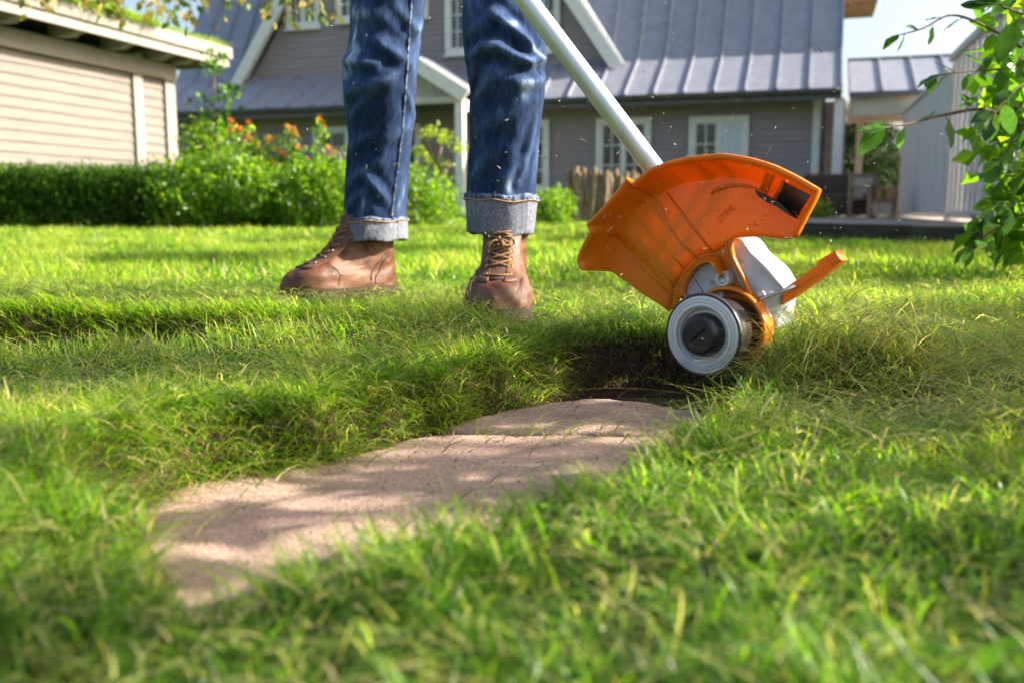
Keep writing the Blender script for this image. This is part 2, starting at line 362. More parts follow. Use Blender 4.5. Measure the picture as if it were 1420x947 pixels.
def lawn(n, y0, y1, h, w, L, hv=.35, lean=(.2, 1.1), curl=.25, clump=True):
    x, y = scatter(n, y0, y1); d1, d2 = holes(x, y)
    keep = (np.minimum(d1, d2) > 0.0)
    if clump: keep &= (pa(x*4, y*4)*1.25+pa(x*1.3+3, y*1.3)*.4+rng.random(n)*1.5 > .22)
    x, y = x[keep], y[keep]; n = len(x)
    hh = h*(1+hv*rng.normal(0, 1, n)*.8)*(1+.30*pa(x, y)+.14*pb(x, y)+.3*pa(x*4, y*4)); hh = np.clip(hh, .35*h, 2.2*h)*(1-.4*np.exp(-(np.hypot(x+.05, y-1.83)/.12)**2))*(1-.4*np.exp(-(np.hypot(x+.39, y-2.14)/.15)**2))*(1-.45*np.exp(-((x-.36)/.22)**2-((y-1.05)/.25)**2))
    BL.add(x, y, gz(x, y)-.002, hh, w*rng.uniform(.6, 1.4, n), rng.uniform(0, 2*np.pi, n)+.0, rng.uniform(*lean, n), rng.uniform(0, curl, n), lawncol(x, y, n), L)
lawn(110000, .2, 1.0, .024, .0014, 4, lean=(.2, 1.7), hv=.6, curl=.5)
lawn(205000, 1.0, 2.7, .025, .0017, 3, hv=.55, lean=(.3, 1.8), curl=.4)
lawn(150000, 2.7, 6.5, .038, .0038, 2, hv=.45, lean=(.2, 1.4))
lawn(120000, 6.5, 19., .052, .011, 1, clump=False)
# broader, longer blades in the unfocused foreground
x, y = scatter(7000, .2, 1.1); d1, d2 = holes(x, y); k = d1 > .0; x, y = x[k], y[k]; n = len(x)
BL.add(x, y, gz(x, y), rng.uniform(.018, .038, n), rng.uniform(.0016, .0032, n), rng.uniform(0, 6.28, n), rng.uniform(.4, 1.6, n), rng.uniform(0, .35, n), pick(n, green=2, mid=3, lime=3, yell=1.6, straw=.6, blue=.8), 4)
x, y = scatter(26000, .9, 2.6); d1, d2 = holes(x, y); k = (np.minimum(d1, d2) > 0) & (np.hypot(x-.27, y-1.15) > .13); x, y = x[k], y[k]; n = len(x)
BL.add(x, y, gz(x, y), rng.uniform(.020, .046, n), rng.uniform(.0020, .0034, n), rng.uniform(0, 6.28, n), rng.uniform(.5, 1.9, n), rng.uniform(.1, .6, n), pick(n, green=3, mid=3, lime=2, yell=1, straw=1.1, blue=1, deep=1), 3)
# long lying dry stems, mostly right of the spool and in front
def stems(n, xy, hl=(.04, .11), cols=None, w=(.0009, .0018), z0=.012, zr=.025, lift=(.05, .35)):
    x, y = xy; n = len(x)
    h = rng.uniform(*hl, n)*.6
    BL.add(x, y, gz(x, y)+z0+rng.random(n)*zr, h, rng.uniform(*w, n), rng.uniform(0, 6.28, n), rng.uniform(1.5, 2.2, n), rng.uniform(.30, .60, n), cols if cols is not None else pick(n, straw=3, yell=2, mid=1.5, green=1), 5)
x, y = scatter(13000, .75, 2.3); d1, d2 = holes(x, y); k = (np.minimum(d1, d2) > -.01) & (np.hypot(x-.27, y-1.15) > .13); stems(0, (x[k], y[k]))
x, y = scatter(5000, .25, .8); d1, d2 = holes(x, y); k = d1 > 0; stems(0, (x[k], y[k]), (.015, .035), z0=.001)
x = rng.normal(.66, .3, 6500); y = rng.normal(1.15, .3, 6500); d1, d2 = holes(x, y); k = (d1 > .0) & (y > .75) & (np.hypot(x-.27, y-1.15) > .16); stems(0, (x[k], y[k]), (.05, .14))
# hanging turf along the cut edges
def fringe(P, n, dr, hl, cols, droop, sidefn=lambda nx_, ny_: True, L=5, zoff=0., w=(.0011, .0024), lean=(.5, 1.2)):
    P = np.array(P); lo, hi = P.min(0)-.05, P.max(0)+.05
    x = rng.uniform(lo[0], hi[0], n*8); y = rng.uniform(lo[1], hi[1], n*8)
    e = w_edge(x, y)*.010; d = poly_sd(x, y, P)+e; k = (d > dr[0]) & (d < dr[1]); x, y, d = x[k][:n], y[k][:n], d[k][:n]
    ep = .004; gx_ = (poly_sd(x+ep, y, P)-poly_sd(x-ep, y, P)); gy_ = (poly_sd(x, y+ep, P)-poly_sd(x, y-ep, P))
    k = sidefn(gx_, gy_, x, y); x, y, gx_, gy_ = x[k], y[k], gx_[k], gy_[k]; m = len(x)
    az = np.arctan2(-gy_, -gx_)+rng.normal(0, .75, m)
    BL.add(x, y, gz(x, y)+zoff+rng.random(m)*.008, rng.uniform(*hl, m), rng.uniform(*w, m), az, rng.uniform(*lean, m), rng.uniform(*droop, m), cols(m), L)
back = lambda a, b_, x, y: (b_ > -.002) & (y > .72+.9*np.maximum(x-.05, 0))
fringe(HOLE, 19000, (-.024, .034), (.022, .055), lambda m: pick(m, green=3, mid=4, lime=2, yell=1.4, straw=1.2, deep=1.5), (.25, .85), lambda a, b_, x, y: back(a, b_, x, y) & (x < .07))
fringe(HOLE, 6500, (-.004, .04), (.022, .05), lambda m: pick(m, green=3, mid=3, lime=1, yell=1.5, straw=1.2, deep=2), (.2, .8), lambda a, b_, x, y: back(a, b_, x, y) & (x >= .07))
fringe(HOLE, 11000, (-.036, .004), (.012, .038), lambda m: pick(m, brown=4, straw=1.4, yell=.8, deep=1), (.5, 1.2), lambda a, b_, x, y: back(a, b_, x, y), w=(.0006, .0013))
fringe(HOLE, 1900, (-.006, .035), (.018, .042), lambda m: pick(m, green=3, mid=3, lime=3, yell=1, straw=1), (.0, .6), lambda a, b_, x, y: (b_ < 0.002), lean=(.2, 1.5))
fringe(HOLE2, 11000, (-.04, .03), (.03, .07), lambda m: pick(m, mid=3, lime=3, yell=2, green=2, straw=1), (.15, .6), lambda a, b_, x, y: b_ > 0)
fringe(HOLE2, 5000, (-.045, .0), (.015, .04), lambda m: pick(m, brown=4, yell=1, straw=.6, deep=2), (.3, 1.0), lambda a, b_, x, y: b_ > 0)
fringe(HOLE2, 3800, (-.01, .06), (.025, .055), lambda m: pick(m, mid=3, lime=3, yell=2, straw=1.2), (.0, .5), lambda a, b_, x, y: b_ < 0, lean=(.2, 1.4))
# tufts
def tuft(cx, cy, n, spread, hl, w, lean=(.2, 1.0), curl=(0, .4), **pal):
    x = rng.normal(cx, spread, n); y = rng.normal(cy, spread, n)
    az = np.arctan2(y-cy, x-cx)+rng.normal(0, .8, n)
    BL.add(x, y, gz(x, y)-.002, rng.uniform(*hl, n), rng.uniform(*w, n), az, rng.uniform(*lean, n), rng.uniform(*curl, n), pick(n, **pal), 5)
tuft(.225, .99, 60, .022, (.03, .075), (.0014, .0028), mid=3, lime=3, green=2, yell=1)
tuft(.29, 1.04, 80, .035, (.03, .07), (.0014, .0026), lean=(.4, 1.5), green=3, mid=3, lime=1, blue=2)
tuft(.37, .96, 130, .05, (.05, .10), (.0014, .0028), lean=(.8, 1.7), curl=(.2, .7), green=3, mid=3, blue=2, straw=1, yell=1)
tuft(.36, 1.2, 110, .03, (.03, .06), (.0015, .0026), green=3, mid=2, deep=2)
tuft(.44, 1.22, 200, .05, (.04, .095), (.0015, .0026), green=3, mid=3, lime=1, deep=2)
tuft(-.055, 1.045, 46, .014, (.02, .05), (.001, .002), lime=3, yell=2, straw=2)
tuft(.62, 1.9, 60, .03, (.05, .1), (.002, .004), lime=3, mid=2)
for i in range(150):
    x, y = scatter(1, .45, 4.5); d1, d2 = holes(x, y)
    if min(d1[0], d2[0]) > .015: tuft(x[0], y[0], 22, .010+.005*y[0], (.025, .048), (.0016, .003+.0008*y[0]), green=3, mid=3, lime=2.5, yell=1)
lg = BL.build('lawn_grass', M['grass']); tag(lg, 'shaggy sunlit lawn grass with dry stems and overhanging cut edge', None, None, 'stuff')
print('grass tris ~', sum(len(t) for t in BL.T)+2*sum(len(q) for q in BL.Q))

# broad weed leaves in the lawn
BW = Blades(); x, y = scatter(420, .3, 3.0); d1, d2 = holes(x, y); k = np.minimum(d1, d2) > .01; x, y = x[k], y[k]; n = len(x)
BW.add(x, y, gz(x, y)+.005, rng.uniform(.02, .045, n), rng.uniform(.007, .013, n), rng.uniform(0, 6.28, n), rng.uniform(.5, 1.3, n), rng.uniform(.1, .5, n), pick(n, green=3, blue=2, mid=2), 5)
o = BW.build('weed_leaves', M['leaf']); tag(o, 'small broad weed leaves scattered through the lawn', None, None, 'stuff')

# heap of cut turf right of the spool
HB = BL; BL = Blades(); n = 4200
th = rng.uniform(0, 6.28, n); rr = rng.random(n)**.55*1.25; hx, hy = .455+rr*np.cos(th)*.115, 1.20+rr*np.sin(th)*.10
hx = hx+.03*np.sin(th*3)*rr; hz = .082*np.maximum(1-(rr/1.25)**1.4, 0)*rng.uniform(.15, 1.15, n)*(1+.35*np.sin(th*2+1))-.006
BL.add(hx, hy, hz, rng.uniform(.02, .085, n), rng.uniform(.0008, .0019, n), rng.uniform(0, 6.28, n), rng.uniform(.7, 1.9, n), rng.uniform(.1, 1.1, n), pick(n, yell=3, straw=3, mid=2, brown=1.8, green=1.5, deep=.8), 6)
n = 46; th = rng.uniform(0, 6.28, n)
BL.add(.45+.08*np.cos(th), 1.19+.08*np.sin(th), .035+rng.random(n)*.035, rng.uniform(.10, .17, n), rng.uniform(.0014, .0022, n), rng.uniform(0, 6.28, n), rng.uniform(.8, 1.5, n), rng.uniform(.3, .9, n), pick(n, straw=3, yell=3), 9)
heap = BL.build('grass_heap', M['grass']); tag(heap, 'heap of tangled yellowish cut grass lying right of the spool', 'grass heap')
core = MB(); rows = []
for i in range(9):
    a = i/8*math.pi/2; rows.append([Vector((.455+.10*math.cos(a)*math.cos(t), 1.20+.09*math.cos(a)*math.sin(t), .045*math.sin(a)-.014)) for t in np.linspace(0, 2*np.pi, 24, endpoint=False)])
core.quadgrid(rows, wrap=True).build('matted_core', M['soil'], heap, smooth=True)

# clippings: on the stones and in the air
def bits(n, xyz, ln, w, cols):
    x, y, z = xyz; V = np.zeros((n, 5, 3)); l = rng.uniform(*ln, n)*rng.choice([1, 1, 1, 2.2], n); ww = rng.uniform(*w, n)
    d = rng.normal(0, 1, (n, 3)); d /= np.linalg.norm(d, axis=1)[:, None]; s = np.cross(d, rng.normal(0, 1, (n, 3))); s /= np.linalg.norm(s, axis=1)[:, None]
    u = np.cross(d, s); P = np.stack([x, y, z], 1)
    V[:, 0] = P-d*l[:, None]/2-s*ww[:, None]/2; V[:, 1] = P-d*l[:, None]/2+s*ww[:, None]/2
    V[:, 2] = P+s*ww[:, None]*.5+u*l[:, None]*.12; V[:, 3] = P-s*ww[:, None]*.5+u*l[:, None]*.12; V[:, 4] = P+d*l[:, None]/2
    b = np.arange(n)[:, None]*5
    return V.reshape(-1, 3), b+np.array([0, 1, 2, 3]), b+np.array([3, 2, 4]), np.repeat(cols, 5, 0)
n = 1000; yy = rng.uniform(.95, 2.1, n); px = np.where(rng.random(n) < .55, rng.normal(960, 170, n), rng.uniform(380, 1400, n)); py = np.clip(rng.normal(250, 120, n), 5, 470)
P = np.array([at(px[i], py[i], yy[i]) for i in range(n)]); P = P[P[:, 2] > .05]; n = len(P)
v, q, t, c = bits(n, P.T, (.0009, .0048), (.0005, .0016), np.array((.42,.37,.25))*rng.uniform(.6, 1.3, (n, 1))*np.where(rng.random((n, 1)) < .2, np.array((.55,.75,.25)), 1))
o = fastmesh('flying_clippings', v, [q, t], M['straw'], None, c); tag(o, 'tiny grass clippings flying through the air around the orange guard', None, None, 'stuff')
n = 1500; x = rng.uniform(-.33, .24, n); y = rng.uniform(.55, 1.22, n); k = poly_sd(x, y, HOLE) < -.02; x, y = x[k], y[k]; n = len(x)
v, q, t, c = bits(n, (x, y, np.full(n, -.0345)), (.0008, .0042), (.0005, .0016), pick(n, brown=5, straw=2, lime=1.2, mid=1.5, yell=1)*np.where(rng.random((n, 1)) < .45, .35, 1))
v2 = np.array(v); v2[:, 2] = np.clip(v2[:, 2], -.0385, -.030)
o = fastmesh('stone_clippings', v2, [q, t], M['grass'], None, c); tag(o, 'soil crumbs and grass clippings lying on the stepping stones', None, None, 'stuff')
BL = Blades()
def lying(p0, n, sp, hl, az, **pal):
    x = rng.normal(p0[0], sp, n); y = rng.normal(p0[1], sp*.6, n)
    BL.add(x, y, np.full(n, -.034)+rng.random(n)*.004, rng.uniform(*hl, n), rng.uniform(.0012, .0026, n), rng.normal(az, .45, n), np.full(n, 1.25), np.full(n, .62), pick(n, **pal), 6)
lying((.02, .98), 16, .028, (.03, .07), .2, lime=3, mid=2, yell=2)
lying((.09, .985), 16, .03, (.03, .08), .3, lime=3, mid=2, yell=2, brown=1)
lying((-.20, .87), 14, .03, (.05, .1), .1, green=3, mid=2, straw=1)
lying((-.26, .80), 12, .03, (.05, .11), .2, green=3, mid=2, straw=2)
lying((-.05, .86), 14, .07, (.02, .05), .3, green=2, brown=2, straw=1)
lying((-.08, .93), 14, .05, (.02, .05), .1, green=2, brown=2, straw=1)
lying((-.12, .72), 16, .07, (.02, .05), .2, green=2, mid=2, straw=1)
lying((.06, 1.10), 10, .06, (.02, .05), .3, green=2, brown=1, straw=2)
lying((-.27, .68), 10, .03, (.03, .06), .6, mid=2, lime=2, straw=1)
o = BL.build('lying_blades', M['grass']); tag(o, 'loose cut grass blades lying across the stepping stones', None, None, 'stuff')
# single larger clippings caught in flight
for i, (px, py, Y, l, ang, lab) in enumerate([(1255, 368, 1.5, .042, .5, 'green blade of grass flying right of the orange spacer arm'), (520, 0, 0, 0, 0, None)]):
    if lab is None: continue
    BL = Blades(); p = at(px, py, Y)
    BL.add([p.x-.02], [p.y], [p.z-.008], [l], [.004], np.array([.1]), [.95], [.2], pick(1, mid=1), 6)
    tag(BL.build('grass_cutting', M['grass']), lab, 'grass cutting')
# ------------------------------------------------------------------ the person: jeans, cuffs, boots
def denim_mat():
    m = bpy.data.materials.new('denim'); m.use_nodes = True; n = m.node_tree.nodes; p = n['Principled BSDF']
    p.inputs['Roughness'].default_value = .95; p.inputs['Specular IOR Level'].default_value = .04; p.inputs['Sheen Weight'].default_value = .08
    p.inputs['Sheen Roughness'].default_value = .4
    a = n.new('ShaderNodeAttribute'); a.attribute_name = 'col'
    tc = n.new('ShaderNodeTexCoord'); mp = n.new('ShaderNodeMapping'); mp.inputs['Scale'].default_value = (1, 1, .12)
    lnk(m, tc.outputs['Object'], mp.inputs[0])
    nz = n.new('ShaderNodeTexNoise'); nz.inputs['Scale'].default_value = 420; nz.inputs['Detail'].default_value = 4; lnk(m, mp.outputs[0], nz.inputs['Vector'])
    n2 = n.new('ShaderNodeTexNoise'); n2.inputs['Scale'].default_value = 150; n2.inputs['Detail'].default_value = 5; lnk(m, mp.outputs[0], n2.inputs['Vector'])
    ad = n.new('ShaderNodeMath'); ad.operation = 'ADD'; lnk(m, nz.outputs[0], ad.inputs[0]); lnk(m, n2.outputs[0], ad.inputs[1])
    mr = n.new('ShaderNodeMapRange'); mr.inputs[1].default_value = .7; mr.inputs[2].default_value = 1.3; mr.inputs[3].default_value = .55; mr.inputs[4].default_value = 1.45
    lnk(m, ad.outputs[0], mr.inputs[0])
    mx = n.new('ShaderNodeMix'); mx.data_type = 'RGBA'; mx.blend_type = 'MULTIPLY'; mx.inputs[0].default_value = 1
    lnk(m, a.outputs['Color'], mx.inputs[6]); lnk(m, mr.outputs[0], mx.inputs[7]); lnk(m, mx.outputs[2], p.inputs['Base Color'])
    bp = n.new('ShaderNodeBump'); bp.inputs['Strength'].default_value = .35; bp.inputs['Distance'].default_value = .002
    lnk(m, ad.outputs[0], bp.inputs['Height']); lnk(m, bp.outputs[0], p.inputs['Normal'])
    return m
M['denim'] = denim_mat()
person = empty('person', (-.16, 2.02, 0), 0, 'person in rolled blue jeans and brown lace-up boots, seen from the thighs down', 'person')
PO = Vector(person.location)
def interp(tab, y):
    ys = [t[0] for t in tab]; return [float(np.interp(y, ys, [t[i] for t in tab])) for i in range(1, len(tab[0]))]
LEFT = [(-160,478,606),(-60,487,596),(0,489,590),(32,487,586),(63,485,583.5),(79,480.6,581),(104,476,578),(127,477,576.6),(158,480.6,574.7),(190,484.7,571.5),(222,481.5,567.7),(253,479.6,566),(285,478,563.5),(312,478,562)]
RIGHT = [(-160,634,764),(-60,640,757),(0,641,755),(32,640.6,754.7),(63,642,754.7),(95,647,755),(127,652,754.5),(152,651,751),(177,651.7,748.5),(203,651.7,746.7),(228,649,746),(253,647.6,743.6),(276,646.5,742.5)]
KY = {'l': [(-160,2.12),(-40,2.14),(60,2.155),(110,2.15),(160,2.17),(240,2.20),(312,2.21)], 'r': [(-160,1.93),(-40,1.885),(60,1.83),(120,1.825),(180,1.85),(276,1.87)]}
# fold: (theta0, v0, theta1, v1, width, depth) angle in deg with 0 = +x (photo right), 270 = towards camera
FOLD = {'l': [(200,140,290,118,9,.010),(220,165,310,105,7,.007),(250,60,340,100,9,.008),(300,62,370,30,8,.007),(190,86,270,98,8,.009),(280,200,350,170,10,.005),(200,260,290,225,10,.004),
              (300,280,250,240,7,.008),(215,290,260,262,7,.006),(320,290,345,250,8,.006),(290,20,350,60,8,.006),(200,20,280,40,12,.006),(320,130,370,170,8,.006),(200,210,260,190,9,.004)],
        'r': [(255,30,330,88,7,.013),(240,70,320,100,8,.011),(200,85,275,70,9,.010),(210,60,275,25,10,.008),(280,96,370,80,7,.010),(200,120,235,70,6,.008),(290,125,355,110,8,.006),
              (300,255,330,170,7,.008),(270,255,300,228,8,.007),(215,255,250,215,9,.006),(330,250,350,190,10,.003),(225,180,280,165,12,.004),(210,150,250,110,9,.005)]}
FADE_SUN = {'l': [(225,90,26,40,.9),(235,30,22,30,.6),(205,150,16,60,.5),(215,55,14,40,.5),(255,292,9,24,.9),(330,285,20,30,.5),(345,60,14,60,.5),(285,12,16,20,.5)],  # pale patches: cloth wear plus sun dapples painted into the denim colour
        'r': [(300,130,15,17,1.0),(262,160,6,10,.5),(220,12,22,30,.6),(290,45,20,8,.8),(325,75,16,14,.7),(285,262,16,16,.8),(225,200,14,70,.35),(330,215,10,30,.45),(250,110,30,24,.35)]}
def leg_rows(tab, key, y_top, y_bot, n=210, na=144, seed=3):
    rows, cols = [], []; wv, wf = Waves(seed, 1.1), Waves(seed+1, .35)
    th = np.linspace(0, 2*np.pi, na, endpoint=False); deg = np.degrees(th)
    deep, mid, pale = np.array((.012,.023,.062)), np.array((.052,.090,.185)), np.array((.33,.41,.53))
    for py in np.linspace(y_top, y_bot, n):
        l, r = interp(tab, py); Yc = interp(KY[key], py)[0]
        A = at(l, py, Yc); B = at(r, py, Yc); c = (A+B)/2; rx = (B-A).length/2; ry = rx*1.06
        disp = np.zeros(na); fd = np.zeros(na)
        for (t0, v0, t1, v1, wd, dp) in FOLD[key]:
            ex, ey_ = (t1-t0), (v1-v0)*1.0; L2 = ex*ex*.8+ey_*ey_
            for off in (0, 360):
                dd = deg-t0+off
                u = np.clip((dd*ex*.8+(py-v0)*ey_)/L2, 0, 1); d = np.sqrt((dd-u*ex)**2*.8+(py-v0-u*ey_)**2)
                amp = np.sin(np.pi*np.clip(u*.86+.07, 0, 1))**.6
                disp += dp*amp*(np.exp(-(d/wd)**2)-.55*np.exp(-((d-1.9*wd)/wd)**2))
                fd += .35*amp*np.exp(-(d/(wd*.7))**2)
        for (t0, v0, st, sv, am) in FADE_SUN[key]:
            q = ((deg-t0)/st)**2+((py-v0)/sv)**2; fd += am*np.exp(-q*1.2)*(.75+.35*wf(deg/60, py/120+seed))
        xs, ys = np.cos(th), np.sin(th)
        disp = disp*.9+.0020*wv(xs*.8+py/240, ys*.8)+.0006*wf(xs*.8+py/400, ys*.8+py/90)
        fd = np.clip(fd*.82+.035*wf(xs+py/140, ys)+.08, 0, 1)
        back = (ys > .3)
        rr = 1+disp/rx*np.clip(1-.0*xs, 0, 2)
        rows.append([Vector((c.x+rx*xs[k]*(rr[k] if abs(xs[k]) < .9 else 1+(rr[k]-1)*.5), c.y+ry*ys[k]*rr[k], c.z)) for k in range(na)])
        f1 = np.clip(fd*2, 0, 1)[:, None]; f2 = np.clip(fd*2-1, 0, 1)[:, None]
        cols.append((deep*(1-f1)+mid*f1)*(1-f2)+pale*f2)
    return rows, cols
jr, jc = [], []; jm = MB(); colz = []
for key, tab, yb in (('l', LEFT, 309), ('r', RIGHT, 273)):
    rows, cols = leg_rows(tab, key, -150, yb, seed=41 if key == 'l' else 57); jm.quadgrid(rows, wrap=True); colz += cols
    if key == 'l': rows_l = rows
    else: rows_r = rows
hip = []
for i, z in enumerate(np.linspace(.70, 1.05, 16)):
    t = i/15; hip.append([Vector((-.165+(.235-.05*t)*math.cos(a), 2.03+(.17-.04*t)*math.sin(a)-.07*math.cos(a)*(1-t), z)) for a in np.linspace(0, 2*np.pi, 144, endpoint=False)])
hip = [h for h in hip if h[0].z > .82]
jm.quadgrid(hip, wrap=True); colz += [np.tile(np.array((.03,.055,.12)), (144, 1))]*len(hip)
jeans = jm.build('jeans', M['denim'], person, world=True, smooth=True, solid=.0014)
a_ = jeans.data.attributes.new('col', 'FLOAT_COLOR', 'POINT'); cc = np.concatenate(colz)
a_.data.foreach_set('color', np.concatenate([cc, np.ones((len(cc), 1))], 1).astype(np.float32).ravel())
def surf(rows, y_top, y_bot, px, py):
    """front point of a leg at pixel column px on the row for py"""
    i = int(round((py-y_top)/(y_bot-y_top)*(len(rows)-1))); i = max(0, min(len(rows)-1, i)); best = None
    for v in rows[i]:
        d = v-Vector((0, 0, CAMH)); f = d.y*math.cos(PITCH)-d.z*math.sin(PITCH); q = 710+F*d.x/f
        if best is None or abs(q-px)+(v.y*60) < best[0]: best = (abs(q-px)+(v.y*60), v)
    return best[1]
sp = [(571,-100),(571,0),(569,40),(566,80),(563,130),(560,160),(557,190),(553,225),(549,255),(543,306)]
pts = []
for py in np.linspace(-100, 306, 90):
    px = np.interp(py, [s[1] for s in sp], [s[0] for s in sp]); v = surf(rows_l, -150, 309, px, py); pts.append(v+Vector((.0, -.0016, 0)))
pts = [sum((pts[max(0, min(len(pts)-1, i+k))] for k in (-2,-1,0,1,2)), Vector())/5 for i in range(len(pts))]
M['seam'] = pmat('denim_seam', (.035, .06, .13), (.22, .27, .36), 90, .9, .5, 300, .1, lo=.42, hi=.62)
MB().tube(pts, .0030, 6).build('seam', M['seam'], jeans, world=True, smooth=True)
st = MB()
for i in range(0, len(pts)-1):
    a, b = pts[i]+Vector((-.0045, -.0016, 0)), pts[i+1]+Vector((-.0045, -.0016, 0)); st.tube([a.lerp(b, .15), a.lerp(b, .75)], .0006, 5)
o = st.build('stitching', M['stitch'], jeans, world=True); o['kind'] = 'stuff'
# cuffs
def cuff(px0, px1, py0, px2, px3, py3, Yc, label, seed, seamdeg):
    n = 120; th = np.linspace(0, 2*np.pi, n, endpoint=False); wv = Waves(seed, .9); wf = Waves(seed+3, .25)
    A, B = at(px0, py0, Yc), at(px1, py0, Yc); c0 = (A+B)/2; r0 = (B-A).length/2
    A, B = at(px2, py3, Yc), at(px3, py3, Yc); c1 = (A+B)/2; r1 = (B-A).length/2
    prof = [(-.06, -.010), (-.03, -.003), (0, .0008), (.03, .0028), (.07, .0032), (.12, .0034), (.135, .0030), (.15, .0014), (.2, .0016), (.4, .0014), (.6, .0016), (.8, .0014), (.93, .0012), (.985, .0002), (1.005, -.003), (1.0, -.0075), (.95, -.009)]
    rows = []
    for f, dr in prof:
        row = []
        for t in th:
            x, y = math.cos(t), math.sin(t); d = dr+.0028*float(wv(x+f*.3, y))+.0008*float(wf(x, y+f*.6))
            if f <= .13 and f >= 0: d += .0010*math.sin(t*46+f*9)
            ds = math.degrees(t)-seamdeg
            if abs(ds) < 9: d += .0018*math.exp(-((abs(ds)-3.6)/1.8)**2)-.0022*math.exp(-(ds/1.3)**2)
            c = c0.lerp(c1, f); r = r0+(r1-r0)*f+d
            sag = .0035*float(wv(x*.7+5, y*.7))
            row.append(Vector((c.x+r*x, c.y+r*1.06*y, c.z+sag)))
        rows.append(row)
    o = MB().quadgrid(rows[6:], wrap=True).build('cuff', M['hemcloth'], jeans, world=True, smooth=True); o['label'] = label
    MB().quadgrid(rows[:7], wrap=True).build('hem', M['seam'], o, world=True, smooth=True)
    s2 = MB(); rr = rows[6]
    for k in range(0, n):
        a, b = rr[k], rr[(k+1) % n]; e = (a-c0); e.z = 0; e = e.normalized()*.0012
        s2.tube([a.lerp(b, .05)+e, a.lerp(b, .5)+e*1.5, a.lerp(b, .95)+e], .0008, 5)
    q = s2.build('hem_stitching', M['stitch'], o, world=True); q['kind'] = 'stuff'
    return o
cuff(476.5, 563.0, 303, 474.5, 565, 334, 2.21, 'grey folded cuff above the side-on boot', 61, 322)
cuff(644.5, 744.5, 270, 648, 740, 324, 1.87, 'grey folded cuff above the boot facing the camera', 67, 312)
# body inside the clothes
bm_ = MB()
for rows in (rows_l, rows_r):
    cs = [sum(r, Vector())/len(r) for r in rows[::15]]
    bm_.tube(cs+[Vector((cs[-1].x, cs[-1].y+.01, .09))], [(rows[min(len(rows)-1, i*15)][0]-cs[i]).length*(.78 if i < len(cs)-3 else .5) for i in range(len(cs))]+[.026], 20)
bm_.tube([Vector((-.165, 2.03, z)) for z in (.80, .9, 1.0, 1.04)], [.13, .14, .125, .11], 20)
M['skin'] = pmat('skin', (.55, .33, .24), (.6, .37, .27), 20, .5)
bm_.build('body', M['skin'], person, world=True, smooth=True)

